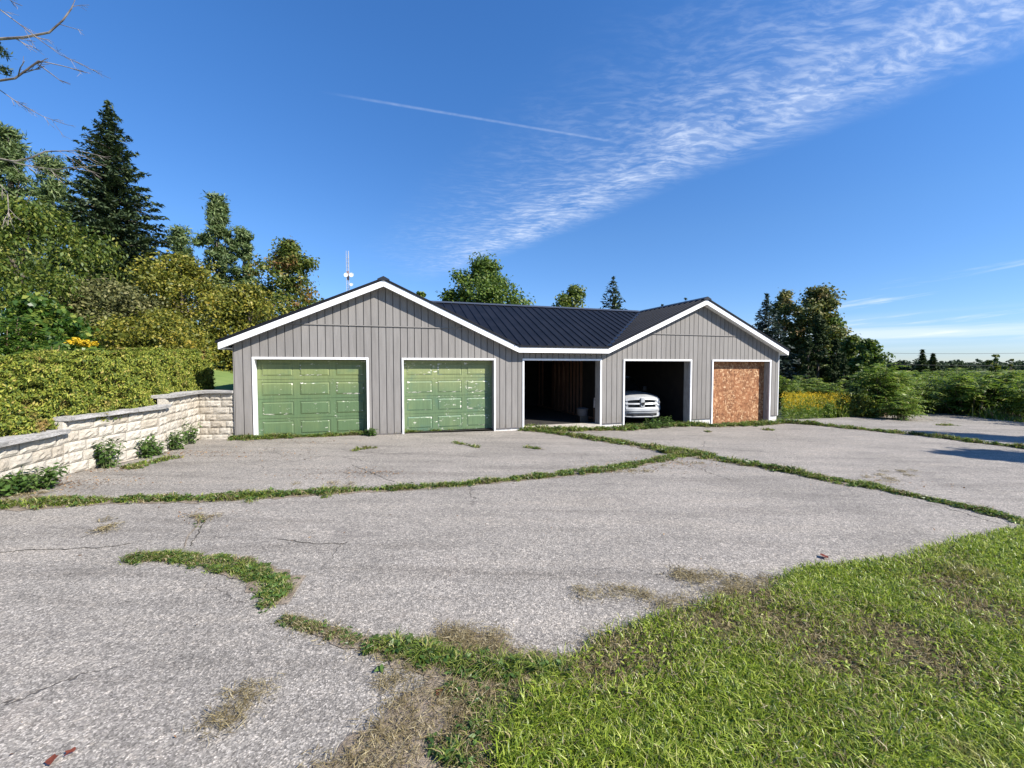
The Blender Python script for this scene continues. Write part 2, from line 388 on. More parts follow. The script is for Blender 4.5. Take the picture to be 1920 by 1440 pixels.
M = {}
M['asphalt'] = asphalt_mat()
M['soil'] = simple('dry_soil', (.15, .115, .08, 1), (.27, .22, .165, 1), 14, .95, bump=.02, bscale=40)
M['lawn_base'] = simple('lawn_thatch', (.055, .065, .02, 1), (.13, .11, .05, 1), 7, .95, bump=.02, bscale=50)
M['field'] = simple('field_grass', (.06, .09, .02, 1), (.12, .13, .035, 1), .8, .95, bump=.05, bscale=9)
M['hill_grass'] = simple('hillside_grass', (.10, .17, .03, 1), (.17, .23, .055, 1), .7, .95, bump=.03, bscale=14)
def siding_mat():
    m, t = newmat('taupe_siding'); co = t.n('ShaderNodeTexCoord').outputs['Object']; ob = t.n('ShaderNodeObjectInfo').outputs['Random']
    c = t.mix(t.mr(t.noise(t.map(co, (6, 6, .6)), 2.2, 6, .6), .3, .7), (.178, .167, .155, 1), (.215, .202, .188, 1))
    c = t.mix(1.0, c, t.ramp(ob, [(0, (.93, .925, .92)), (1, (1.06, 1.06, 1.06))]), 'MULTIPLY')
    f = t.m('MULTIPLY', t.mr(t.sep(co)[2], -.25, .25, 1, 0), t.mr(t.noise(t.map(co, (4, 4, 2)), 2.0, 5, .7), .35, .7))
    c = t.mix(t.m('MULTIPLY', f, .55), c, (.13, .11, .085, 1))
    c = t.mix(t.mr(t.noise(t.map(co, (14, 14, .35)), 1.6, 4, .7), .62, .8, 0, .3), c, (.15, .138, .128, 1))
    done(t, principled(t, c, .62, 0, .4, t.bump(t.noise(t.map(co, (30, 30, 1.5)), 4, 3), .3, .002))); return m
M['siding'] = siding_mat()
M['siding_plain'] = simple('taupe_siding', (.205, .190, .178, 1), (.242, .224, .211, 1), 2.2, .62, bump=.002, bscale=60, stretch=(6, 6, .6))
M['siding_back'] = simple('siding_groove', (.10, .09, .085, 1), (.13, .115, .11, 1), 3, .8)
M['white_trim'] = simple('white_trim_paint', (.74, .74, .75, 1), (.84, .84, .84, 1), 3.5, .5, bump=.001, bscale=30)
M['worn_trim'] = simple('worn_trim_paint', (.48, .47, .46, 1), (.80, .80, .79, 1), 4.5, .6, stretch=(4, 4, .7))
M['roof'] = simple('black_roof_steel', (.006, .0066, .009, 1), (.010, .0105, .014, 1), 1.5, .5, spec=.16)
M['roof_edge'] = simple('black_edge_steel', (.010, .011, .015, 1), rough=.4)
M['ridge'] = simple('ridge_steel', (.05, .055, .065, 1), rough=.35)
M['concrete'] = simple('painted_concrete', (.50, .48, .45, 1), (.68, .66, .63, 1), 6, .9, bump=.006, bscale=30)
M['slab'] = simple('weathered_sill', (.30, .27, .22, 1), (.5, .46, .40, 1), 8, .95, bump=.006)
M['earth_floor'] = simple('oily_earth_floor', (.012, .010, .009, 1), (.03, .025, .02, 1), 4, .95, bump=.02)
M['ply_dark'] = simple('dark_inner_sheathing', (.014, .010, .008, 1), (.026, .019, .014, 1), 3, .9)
M['stud'] = simple('old_stud_timber', (.12, .055, .03, 1), (.19, .095, .055, 1), 3, .85, stretch=(20, 20, 1))
M['osb'] = osb_mat()
M['stone'] = stone_mat()
M['cap'] = simple('cap_stone_mat', (.24, .232, .22, 1), (.52, .50, .475, 1), 9, .9, bump=.012, bscale=25)
M['door_a'] = door_mat('peeling_green_paint', (.175, .21, .082), (.088, .142, .066), (.08, .14, .078), 1.3, .665)
M['door_a_edge'] = door_mat('peeling_green_edges', (.19, .225, .09), (.10, .15, .07), (.09, .15, .085), 2.9, .60)
M['door_b'] = door_mat('faded_green_paint', (.21, .24, .105), (.098, .155, .078), (.07, .14, .112), 5.7, .635)
M['door_b_edge'] = door_mat('faded_green_edges', (.23, .26, .12), (.115, .185, .105), (.09, .17, .14), 8.1, .59)
M['bark'] = simple('grey_brown_bark', (.07, .055, .045, 1), (.14, .115, .09, 1), 6, .95, bump=.03, bscale=18, stretch=(3, 3, .6))
M['dead_wood'] = simple('bare_dead_wood', (.07, .055, .05, 1), (.33, .28, .24, 1), 3.5, .85)
M['stem'] = simple('green_stem', (.09, .13, .04, 1), (.14, .16, .06, 1), 8, .8)
M['cane'] = simple('brown_cane', (.13, .09, .055, 1), (.2, .15, .09, 1), 8, .9)
M['dark_iron'] = simple('mast_steel', (.42, .40, .42, 1), (.5, .5, .52, 1), 2, .6, metal=.3)
M['mast_red'] = simple('mast_red_paint', (.34, .17, .15, 1), rough=.6)
M['dish'] = simple('dish_white', (.8, .8, .8, 1), rough=.5)
M['black'] = simple('black_plastic', (.008, .008, .009, 1), rough=.5)
M['rubber'] = simple('tyre_rubber', (.018, .018, .018, 1), (.03, .03, .03, 1), 12, .85)
M['chrome'] = simple('chrome', (.6, .6, .62, 1), rough=.22, metal=1.0)
M['truck'] = simple('white_truck_paint', (.30, .31, .32, 1), (.39, .40, .405, 1), 2.5, .32)
M['lens'] = simple('clear_lamp_lens', (.62, .64, .66, 1), (.35, .36, .38, 1), 22, .12)
M['screen'] = simple('dark_windscreen', (.01, .012, .014, 1), rough=.08)
M['grey_paint'] = simple('grey_plastic', (.035, .035, .04, 1), (.06, .06, .064, 1), 5, .7)
M['pale_board'] = simple('pale_painted_board', (.75, .62, .55, 1), (.82, .74, .68, 1), 6, .8)

M['crack'] = simple('open_crack', (.03, .026, .022, 1), (.07, .06, .045, 1), 9, .95)
M['litter'] = leafmat('brown_litter', [(0, (.10, .05, .025)), (.5, (.24, .13, .06)), (1, (.42, .28, .15))], .2, .8, .2)
M['jamb_shaded'] = simple('shaded_jamb', (.22, .205, .195, 1), (.34, .325, .31, 1), 4, .7, stretch=(4, 4, .8))  # right-hand jambs: their shade is put into this darker grey
M['dull'] = leafmat('dull_olive_leaves', [(0, (.05, .06, .02)), (.5, (.12, .125, .042)), (.85, (.20, .195, .07)), (1, (.30, .27, .12))], .3, .6, .3)
gl, yl = (.055, .105, .018), (.16, .17, .03)
M['grass'] = leafmat('grass_blades', [(0, (.06, .10, .010)), (.3, (.17, .25, .020)), (.65, (.33, .415, .04)), (.93, (.46, .50, .10)), (1, (.50, .46, .22))], .4, .38, .45, ((.33, .30, .10), .10, .9))
M['grass_dark'] = leafmat('crack_grass', [(0, (.07, .115, .014)), (.4, (.15, .21, .026)), (.75, (.25, .31, .05)), (.9, (.34, .34, .10)), (1, (.42, .36, .18))], .35, .5, .4)
M['straw'] = leafmat('dry_straw', [(0, (.10, .075, .035)), (.4, (.21, .165, .08)), (.8, (.33, .27, .145)), (1, (.48, .42, .27))], .25, .8, .2)
M['hedge'] = leafmat('cedar_sprays', [(0, (.04, .07, .01)), (.35, (.11, .15, .018)), (.7, (.22, .25, .032)), (.93, (.34, .335, .055)), (1, (.40, .30, .10))], .25, .6, .25, ((.27, .18, .06), .08, 1.6))
M['spruce'] = leafmat('spruce_needles', [(0, (.016, .03, .013)), (.5, (.036, .06, .024)), (.85, (.062, .09, .034)), (1, (.10, .125, .05))], .15, .6, .3)
M['blue_spruce'] = leafmat('blue_spruce_needles', [(0, (.02, .036, .03)), (.5, (.04, .062, .052)), (1, (.085, .115, .10))], .15, .6, .3)
M['pine'] = leafmat('pine_needles', [(0, (.05, .085, .025)), (.5, (.105, .155, .05)), (.85, (.17, .22, .08)), (1, (.24, .28, .12))], .25, .55, .35)
M['cedar'] = leafmat('cedar_foliage', [(0, (.014, .027, .008)), (.6, (.03, .05, .014)), (1, (.062, .085, .025))], .15, .7, .2)
M['maple'] = leafmat('maple_leaves', [(0, (.045, .085, .013)), (.5, (.09, .15, .023)), (.85, (.15, .205, .036)), (1, (.22, .26, .06))], .35, .5, .35)
M['maple_turn'] = leafmat('turning_maple_leaves', [(0, (.055, .09, .016)), (.5, (.11, .15, .028)), (.85, (.18, .20, .04)), (1, (.26, .22, .06))], .35, .5, .35, ((.25, .115, .04), .34, .42))
M['brown_turn'] = leafmat('browning_leaves', [(0, (.06, .085, .02)), (.5, (.125, .145, .035)), (1, (.24, .21, .07))], .3, .6, .3, ((.20, .125, .05), .25, .5))
M['olive'] = leafmat('olive_leaves', [(0, (.045, .08, .014)), (.5, (.10, .145, .023)), (.85, (.18, .21, .035)), (1, (.29, .28, .06))], .35, .5, .35)
M['yellow'] = leafmat('yellowing_leaves', [(0, (.065, .085, .014)), (.4, (.15, .165, .024)), (.8, (.25, .235, .034)), (1, (.38, .31, .05))], .35, .5, .35, ((.34, .24, .03), .12, .6))
M['bright'] = leafmat('bright_green_leaves', [(0, (.03, .075, .012)), (.5, (.07, .135, .02)), (.85, (.15, .22, .035)), (1, (.32, .34, .07))], .4, .42, .45)
M['weed'] = leafmat('weed_leaves', [(0, (.035, .075, .015)), (.5, (.075, .14, .028)), (.9, (.13, .21, .05)), (1, (.20, .27, .09))], .35, .42, .45)
M['sumac'] = leafmat('sumac_leaflets', [(0, (.055, .095, .014)), (.5, (.12, .185, .03)), (.85, (.21, .27, .05)), (1, (.31, .30, .09))], .42, .5, .4, ((.19, .10, .045), .05, .35))
M['ailanthus'] = leafmat('pinnate_leaflets', [(0, (.06, .115, .017)), (.5, (.14, .22, .03)), (.85, (.23, .30, .05)), (1, (.34, .34, .09))], .45, .5, .4)
M['golden'] = leafmat('goldenrod_flowers', [(0, (.42, .27, .01)), (.5, (.62, .42, .02)), (1, (.75, .55, .05))], .3, .7, .2)
M['far_leaf'] = leafmat('far_woods_leaves', [(0, (.03, .05, .028)), (.6, (.05, .075, .04)), (1, (.08, .10, .055))], .2, .8, .2)
M['red_leaf'] = leafmat('red_fallen_leaf', [(0, (.11, .025, .018)), (1, (.2, .055, .03))], .2, .7, .3)

# ------------------------------------------------------------------ ground, paving, soil, lawn
mb = MB(); nx, ny = 46, 60
gx = np.concatenate([np.linspace(-400, -40, 8), np.linspace(-34, 40, 28), np.linspace(60, 1500, 10)])
gy = np.concatenate([np.linspace(-60, -6, 6), np.linspace(-4, 40, 24), np.linspace(50, 3500, 18)])
vv = [(x, y, float(g(x, y)) - .06) for y in gy for x in gx]; W_ = len(gx)
mb.add(vv, [(j * W_ + i, j * W_ + i + 1, (j + 1) * W_ + i + 1, (j + 1) * W_ + i) for j in range(len(gy) - 1) for i in range(W_ - 1)])
tag(mb.build('ground', M['field'], fix=False), kind='structure')

def far_edge(): return [G(u, v) for u, v in ((2150, 815), (1990, 797), (1920, 788), (1850, 779), (1790, 774), (1730, 776), (1640, 780), (1560, 784), (1475, 787))]
pave = [tuple(p[:2]) for p in far_edge()]
pave = ragged(pave, .12, .5, closed=False)
pave += [tuple(GL(18.9, .35, 0)[:2]), tuple(GL(.2, .35, 0)[:2]), tuple(G(378, 824)[:2]), tuple(G(300, 852)[:2]), tuple(G(130, 890)[:2]), tuple(G(0, 926)[:2]), (-9.5, 4.0), (-14, 0), (-14, -8), (24, -8), (26, 4)]
tag(sheet('driveway', pave, M['asphalt'], 0.0), kind='structure')

lawn_px = [(2300, 915), (2100, 945), (1920, 987), (1800, 1022), (1700, 1050), (1600, 1062), (1510, 1064), (1480, 1088), (1440, 1115), (1350, 1132), (1290, 1150), (1200, 1178),
           (1130, 1204), (1060, 1240), (1010, 1290), (965, 1350), (930, 1440), (900, 1560), (880, 1900)]
lawn = [tuple(G(u, v)[:2]) for u, v in lawn_px] + [(.0, -4), (16, -4)]
lawn_r = ragged(lawn, .03, .12)
tag(sheet('lawn', lawn_r, M['lawn_base'], .016), kind='structure')
soil_px = [(530, 1150), (600, 1178), (680, 1203), (730, 1212), (820, 1200), (880, 1188), (940, 1192), (960, 1225), (1080, 1232), (1040, 1290), (1000, 1350), (965, 1440), (930, 1560),
           (540, 1560), (590, 1440), (690, 1370), (740, 1320), (800, 1285), (740, 1250), (650, 1215), (560, 1180)]
soil = [tuple(G(u, v)[:2]) for u, v in soil_px]
tag(sheet('bare_soil', ragged(soil, .05, .06), M['soil'], .005), kind='structure')

# hillside behind the retaining wall and left of the garage
wall_px = [(-140, 972), (0, 927), (130, 889), (300, 850), (374, 823)]
WP = [G(u, v) for u, v in wall_px]
WE = GL(.24, .34, 0); WE.z = float(g(WE.x, WE.y))
bound = [WP[0] + Vector((-.6, -6, 0))] + WP + [GL(.2, d, 0) for d in (.75, 1.5, 3, 5, 8, 12, 18, 26, 40, 60, 90)]
mb = MB(); offs = [.05, .35, .9, 2, 4, 7, 11, 16, 24, 40, 80, 200]
for i, b in enumerate(bound):
    fan = Vector((-1, 0)) if i < 5 else -ES
    for o in offs:
        q = Vector((b.x, b.y)) + fan * (o + (.14 if i < 6 else 0)); mb.v.append((q.x, q.y, float(hillz(q.x, q.y)) - (.10 if o < .2 else 0) + .05 * math.sin(q.x * 1.7 + q.y)))
k = len(offs)
for i in range(len(bound) - 1):
    for j in range(k - 1):
        mb.f.append([i * k + j, (i + 1) * k + j, (i + 1) * k + j + 1, i * k + j + 1]); mb.mi.append(0)
tag(mb.build('hillside', M['hill_grass'], smooth=True), kind='structure')

# ------------------------------------------------------------------ garage
W, MID = 7.927, 3.138
S_END = 2 * W + MID
ZE, SL = 2.124, (3.908 - 2.124) / (W / 2)
FH_ = .165
WALL_D = .30
SA, SB = .257, 18.82
ZT, ZSIDE = 1.937, -.23
DOORS = [(.67, 3.54), (4.445, 7.25), (8.132, 10.95), (11.79, 14.64), (15.56, 18.42)]
garage = empty('garage', (X0, Y0, 0), TH)
tag(garage, 'long grey five-bay garage with twin gables, white trim and black metal roof', 'garage')
def soff(s):
    if s <= W: return ZE + SL * max(0, min(s, W - s))
    if s >= W + MID: q = s - W - MID; return ZE + SL * max(0, min(q, W - q))
    return ZE
def in_door(c): return any(a < c < b for a, b in DOORS)
keys = [SA, SB, W / 2, W, W + MID, 1.5 * W + MID] + [v for d in DOORS for v in d]
# structural wall with the five openings
mb = MB(); ks = sorted(keys)
for a, b in zip(ks[:-1], ks[1:]):
    lo = ZT if in_door((a + b) / 2) else -.62
    mb.prism([(a, lo), (b, lo), (b, soff(b) + .12), (a, soff(a) + .12)], WALL_D + .004, WALL_D + .12)
mb.build('front_wall', M['siding_back'], garage)
# foundation blocks under the siding
for a, b in ((SA, DOORS[0][0]), (DOORS[0][1], DOORS[1][0]), (DOORS[1][1], DOORS[2][0]), (DOORS[2][1], DOORS[3][0]), (DOORS[3][1], DOORS[4][0]), (DOORS[4][1], SB - .03)):
    MB().box((a + .004, WALL_D - .012, -.75), (b - .004, WALL_D + .002, ZSIDE - .012)).build('foundation_block', M['concrete'], garage)
    MB().box((a + .004, WALL_D - .05, ZSIDE - .016), (b - .004, WALL_D + .001, ZSIDE + .004)).build('starter_strip', M['siding_back'], garage)
# vertical siding boards, one object each
step, gap = .198, .019
grid = [SA + i * step for i in range(int((SB - SA) / step) + 1)]
FL = 2.83
GR = .026
def top_pts(a, b, extra):                      # roofline between a and b, right to left
    ks_ = [k for k in (W / 2, W, W + MID, 1.5 * W + MID) if a < k < b]
    return [(x, soff(x) + extra) for x in [b] + ks_[::-1] + [a]]
grid.append(SB)
for a, b in zip(grid[:-1], grid[1:]):
    if b - a < .03: continue
    a2, b2 = a + gap / 2, b - gap / 2; j = random.uniform(-.0015, .0015); f0 = WALL_D - GR + j
    ed = [e for d_ in DOORS for e in d_ if a2 < e < b2]
    low = []
    xs_ = [a2] + ed + [b2]
    for x0, x1 in zip(xs_[:-1], xs_[1:]):
        lo = ZT + .002 if in_door((x0 + x1) / 2) else ZSIDE
        low += [(x0, lo), (x1, lo)]
    if min(soff(a2), soff(b2)) + .1 > FL + .06:
        MB().prism(low + [(b2, FL - .012), (a2, FL - .012)], f0, WALL_D).build('siding_board', M['siding'], garage)
        MB().prism([(a2, FL + .014), (b2, FL + .014)] + top_pts(a2, b2, .1), f0 - .008, WALL_D).build('siding_board', M['siding'], garage)
    else:
        MB().prism(low + top_pts(a2, b2, .1), f0, WALL_D).build('siding_board', M['siding'], garage)
for c in (W / 2, 1.5 * W + MID):
    hw = (W / 2) - (FL - ZE) / SL
    MB().box((c - hw - .05, WALL_D - .055, FL - .011), (c + hw + .05, WALL_D - .001, FL + .012)).build('flashing', M['siding'], garage)
for a, b in ((SA - .018, SA - .001), (SB - .0, SB + .028)):
    MB().box((a, WALL_D - .03, ZSIDE - .01), (b, WALL_D + .05, ZE + .1)).build('corner_trim', M['siding'] if a < 1 else M['white_trim'], garage)
# door trims and jambs
TW = .052
for i, (a, b) in enumerate(DOORS):
    bot = float(g(*GL((a + b) / 2, .3, 0)[:2])) - .05
    tm = M['white_trim'] if i != 1 else M['worn_trim']
    for x0, x1 in ((a, a + TW), (b - TW, b)):
        zb = float(g(*GL(x0, .3, 0)[:2])) - .03
        MB().box((x0, WALL_D - .052, zb), (x1, WALL_D - .002, ZT - TW - .001)).build('door_trim', tm, garage)
    MB().box((a, WALL_D - .054, ZT - TW), (b, WALL_D - .002, ZT + .004)).build('door_trim', tm, garage)
    MB().box((a + TW - .03, WALL_D - .001, bot), (a + TW, WALL_D + .30, ZT - TW)).build('jamb', M['white_trim'], garage)
    MB().box((b - TW, WALL_D - .001, bot), (b - TW + .03, WALL_D + .30, ZT - TW)).build('jamb', M['jamb_shaded'], garage)
    MB().box((a + TW + .001, WALL_D - .001, ZT - TW - .002), (b - TW - .001, WALL_D + .30, ZT - TW + .03)).build('jamb', M['worn_trim'], garage)
# overhead doors: four hinged sections of three raised panels each
def overhead(i, main, edge, label):
    a, b = DOORS[i]; a += TW + .004; b -= TW + .004; z0 = -.24; z1 = ZT - TW - .012; h = (z1 - z0) / 4; d = WALL_D + .20
    root = MB().box((a, d + .03, z0), (b, d + .045, z1)).build('overhead_door', main, garage); root['label'] = label
    for r in range(4):
        zb, zt = z0 + r * h + .004, z0 + (r + 1) * h - .004
        mb = MB(); mb.box((a, d + .012, zb), (b, d + .03, zt), 0)
        cw = (b - a) / 3
        for c in range(3):       # stiles and rails standing proud of the recessed field
            xa, xb = a + c * cw, a + (c + 1) * cw
            mb.box((xa, d, zb), (xa + .09, d + .012, zt)); mb.box((xb - .06, d, zb), (xb, d + .012, zt))
            mb.box((xa + .09, d, zb), (xb - .06, d + .012, zb + .075)); mb.box((xa + .09, d, zt - .075), (xb - .06, d + .012, zt))
        mb.build('door_section', [main, edge], root)
        for c in range(3):
            xa, xb = a + c * cw + .105, a + (c + 1) * cw - .075; za, zc = zb + .09, zt - .09; q = .035
            v = [(xa, d + .011, za), (xb, d + .011, za), (xb, d + .011, zc), (xa, d + .011, zc), (xa + q, d - .006, za + q), (xb - q, d - .006, za + q), (xb - q, d - .006, zc - q), (xa + q, d - .006, zc - q)]
            mbp = MB(); mbp.add(v, [(4, 5, 6, 7)], 0); mbp.add(v, [(0, 1, 5, 4), (1, 2, 6, 5), (2, 3, 7, 6), (3, 0, 4, 7)], 1)
            mbp.build('raised_panel', [main, edge], root)
overhead(0, M['door_a'], M['door_a_edge'], 'peeling green overhead door with white flaked patches')
overhead(1, M['door_b'], M['door_b_edge'], 'faded green overhead door with bluish stains')
# strand-board panel closing the last bay
a, b = DOORS[4]; pn = empty('board_panel'); pn.parent = garage; pn['label'] = 'orange strand board sheet closing the last bay'
for x0, x1 in ((a + TW + .003, (a + b) / 2 + .35), ((a + b) / 2 + .354, b - TW - .003)):
    MB().box((x0, WALL_D + .22, -.55), (x1, WALL_D + .235, ZT - TW - .004)).build('strand_board_sheet', M['osb'], pn)
# outer walls, partitions, floor
L = W
def wallbox(a, b, mat, name): MB().box(a, b).build(name, mat, garage)
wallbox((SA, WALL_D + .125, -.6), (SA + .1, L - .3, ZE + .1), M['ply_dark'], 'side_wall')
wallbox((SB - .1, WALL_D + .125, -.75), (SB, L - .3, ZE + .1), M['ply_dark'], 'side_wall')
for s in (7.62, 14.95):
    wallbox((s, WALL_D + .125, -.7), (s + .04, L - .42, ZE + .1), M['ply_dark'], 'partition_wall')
# back wall with two openings
b3 = [FH(u, v, L - .35) for u, v in ((1040, 688), (1064, 717))]; b4 = [FH(u, v, L - .35) for u, v in ((1160, 682), (1187, 708))]
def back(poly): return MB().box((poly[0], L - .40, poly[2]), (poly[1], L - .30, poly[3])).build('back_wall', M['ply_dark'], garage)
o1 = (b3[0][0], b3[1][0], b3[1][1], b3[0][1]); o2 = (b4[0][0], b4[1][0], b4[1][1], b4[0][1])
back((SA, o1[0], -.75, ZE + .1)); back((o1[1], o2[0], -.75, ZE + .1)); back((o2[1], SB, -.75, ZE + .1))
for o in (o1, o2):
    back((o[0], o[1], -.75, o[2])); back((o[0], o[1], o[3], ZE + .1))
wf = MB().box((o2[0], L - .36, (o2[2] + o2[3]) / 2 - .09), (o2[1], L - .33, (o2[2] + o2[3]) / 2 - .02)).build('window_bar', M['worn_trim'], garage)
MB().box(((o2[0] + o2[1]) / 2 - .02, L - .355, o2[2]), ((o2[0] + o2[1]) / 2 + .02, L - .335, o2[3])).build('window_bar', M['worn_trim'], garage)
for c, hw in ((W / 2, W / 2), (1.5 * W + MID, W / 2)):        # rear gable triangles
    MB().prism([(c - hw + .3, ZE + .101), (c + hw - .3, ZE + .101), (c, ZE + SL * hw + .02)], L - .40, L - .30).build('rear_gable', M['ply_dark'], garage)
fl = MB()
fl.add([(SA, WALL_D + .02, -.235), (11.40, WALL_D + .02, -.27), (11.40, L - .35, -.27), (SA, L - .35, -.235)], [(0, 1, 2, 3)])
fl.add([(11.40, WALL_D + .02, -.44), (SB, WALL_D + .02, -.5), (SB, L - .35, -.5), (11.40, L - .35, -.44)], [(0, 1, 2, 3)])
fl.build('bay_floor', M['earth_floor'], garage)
MB().box((DOORS[2][0] + TW + .002, WALL_D - .06, -.62), (DOORS[2][1] - TW - .002, WALL_D + .42, -.255)).build('door_sill', M['slab'], garage)
# open stud partition seen in the middle bay
for d in (.75, 1.0, 1.35, 2.6, 2.9, 3.2, 3.5, 6.6, 7.0):
    MB().box((11.36, d, -.2), (11.45, d + .04, 2.2)).build('stud', M['stud'], garage)
MB().box((11.36, .5, -.268), (11.45, 7.2, -.2)).build('sole_plate', M['stud'], garage)
def SH(u, v, s_):                              # photo point on the cross wall at s -> (d, z)
    r = ray(u, v); t = (s_ + X0 * ES.x + Y0 * ES.y) / (r.x * ES.x + r.y * ES.y); return d_of(r.x * t, r.y * t), CAM_Z + r.z * t
(dB, zB), (dA, zA) = SH(1040, 687, 11.46), SH(1064, 717, 11.46)
for q0, q1, z0_, z1_ in ((.5, dA, -.3, 2.2), (dB, 7.4, -.3, 2.2), (dA, dB, -.3, zA), (dA, dB, zB, 2.2)):
    MB().box((11.452, q0, z0_), (11.47, q1, z1_)).build('partition_wall', M['ply_dark'], garage)
nb_ = 3
for k in range(nb_ + 1):
    dd_ = dA + (dB - dA) * k / nb_
    MB().box((11.38, dd_ - (dB - dA) * .11, -.2), (11.451, dd_ + (dB - dA) * .11, 2.2)).build('stud', M['stud'], garage)
# roof planes, ridge at one common height
RT = FH_ + .065
def zr(s_rel): return ZE + RT + SL * s_rel
H = W / 2; ZR = zr(H); s1, s2 = W, W + MID; OV = -.03
def rp(pts, name='roof_plane'): return MB().slab(pts, .055).build(name, M['roof'], garage)
r_ll = rp([(-.05, OV, zr(-.05)), (H, OV, ZR), (H, L, ZR), (-.05, L, zr(-.05))])
e0 = zr(0)
r_lr = rp([(H, OV, ZR), (s1 + .02, OV, zr(-.02)), (s1, 0, e0), (H, H, ZR)]); rp([(H, H, ZR), (s1, L, e0), (H, L, ZR)])
r_mid = rp([(s1, OV, zr(OV)), (s2, OV, zr(OV)), (s2 + H, H, ZR), (H, H, ZR)]); rp([(H, H, ZR), (s2 + H, H, ZR), (s2, L, e0), (s1, L, e0)])
r_rl = rp([(s2 - .02, OV, zr(-.02)), (s2 + H, OV, ZR), (s2 + H, H, ZR), (s2, 0, e0)]); rp([(s2 + H, H, ZR), (s2 + H, L, ZR), (s2, L, e0)])
r_rr = rp([(s2 + H, OV, ZR), (S_END + .05, OV, zr(-.05)), (S_END + .05, L, zr(-.05)), (s2 + H, L, ZR)])
def rib(p0, p1, parent, wdir):
    p0, p1 = Vector(p0), Vector(p1); wv = Vector(wdir) * .022; up = Vector((0, 0, .032))
    v = []
    for p in (p0, p1): v += [p - wv * 1.6, p + wv * 1.6, p + wv * .7 + up, p - wv * .7 + up]
    MB().add(v, [(0, 1, 2, 3), (7, 6, 5, 4), (0, 4, 5, 1), (1, 5, 6, 2), (2, 6, 7, 3), (3, 7, 4, 0)]).build('roof_rib', M['roof'], parent)
x = H + .16
while x < s2 + H - .1:
    d0 = OV if s1 <= x <= s2 else ((s1 - x) if x < s1 else (x - s2)) + .05
    if H - d0 > .15: rib((x, d0, zr(d0)), (x, H - .02, zr(H - .02)), r_mid, (1, 0, 0))
    x += .298
y = .12
while y < H - .2:
    rib((s2 + y + .05, y, zr(y + .05)), (s2 + H - .03, y, zr(H - .03)), r_rl, (0, 1, 0))
    rib((s1 - y - .05, y, zr(y + .05)), (H + .03, y, zr(H - .03)), r_lr, (0, 1, 0)); y += .298
y = .12
while y < L:
    rib((-.05, y, zr(-.05)), (H - .03, y, zr(H - .03)), r_ll, (0, 1, 0)); rib((S_END + .05, y, zr(-.05)), (s2 + H + .03, y, zr(H - .03)), r_rr, (0, 1, 0)); y += .6
for c in (H, s2 + H):
    MB().add([(c - .16, OV - .01, ZR - .16 * SL + .036), (c, OV - .01, ZR + .045), (c + .16, OV - .01, ZR - .16 * SL + .036), (c - .16, L, ZR - .16 * SL + .036), (c, L, ZR + .045), (c + .16, L, ZR - .16 * SL + .036),
              (c - .16, OV - .01, ZR - .16 * SL - .0), (c + .16, OV - .01, ZR - .16 * SL - .0)], [(0, 1, 4, 3), (1, 2, 5, 4), (6, 7, 2, 1, 0)]).build('ridge_cap', M['roof_edge'], garage, fix=False)
MB().add([(H + .1, H - .16, ZR - .16 * SL + .036), (H + .1, H, ZR + .045), (H + .1, H + .16, ZR - .16 * SL + .036), (s2 + H - .1, H - .16, ZR - .16 * SL + .036), (s2 + H - .1, H, ZR + .045), (s2 + H - .1, H + .16, ZR - .16 * SL + .036)],
         [(0, 1, 4, 3), (1, 2, 5, 4)]).build('ridge_cap', M['ridge'], garage, fix=False)
for x0, sgn in ((s2, 1), (s1, -1)):                           # valley flashings
    a = Vector((x0, .0, e0 + .022)); bq = Vector((x0 + sgn * H, H, ZR + .022)); q = Vector((.09, -.09 * sgn, 0)) if sgn > 0 else Vector((.09, .09, 0))
    MB().add([a - q, a + q, bq + q, bq - q], [(0, 1, 2, 3)]).build('valley_flashing', M['roof_edge'], garage, fix=False)
# white rake boards, eave board and soffits
def fascia(pa, pb, name='rake_board'):
    (x0, z0), (x1, z1) = pa, pb
    MB().prism([(x0, z0), (x1, z1), (x1, z1 + FH_), (x0, z0 + FH_)], -.004, .03).build(name, M['white_trim'], garage)
apz = ZE + SL * H
fascia((0, ZE), (H, apz)); fascia((H, apz), (s1, ZE)); fascia((s1 + .001, ZE), (s2 - .001, ZE), 'eave_board'); fascia((s2, ZE), (s2 + H, apz)); fascia((s2 + H, apz), (S_END, ZE))
MB().box((-.003, .032, ZE), (.03, L, ZE + FH_)).build('eave_board', M['white_trim'], garage); MB().box((S_END - .03, .032, ZE), (S_END + .003, L, ZE + FH_)).build('eave_board', M['white_trim'], garage)
def soffit(pa, pb):
    (x0, z0), (x1, z1) = pa, pb
    MB().prism([(x0, z0 + .03), (x1, z1 + .03), (x1, z1 + .045), (x0, z0 + .045)], .031, WALL_D + .02).build('soffit', M['white_trim'], garage)
soffit((.03, ZE + .0135), (H, apz)); soffit((H, apz), (s1, ZE)); soffit((s1, ZE), (s2, ZE)); soffit((s2, ZE), (s2 + H, apz)); soffit((s2 + H, apz), (S_END - .03, ZE + .0135))
for x0, x1 in ((.031, SA), (SB, S_END - .031)):
    MB().box((x0, WALL_D + .021, ZE + .03), (x1, L, ZE + .045)).build('soffit', M['white_trim'], garage)

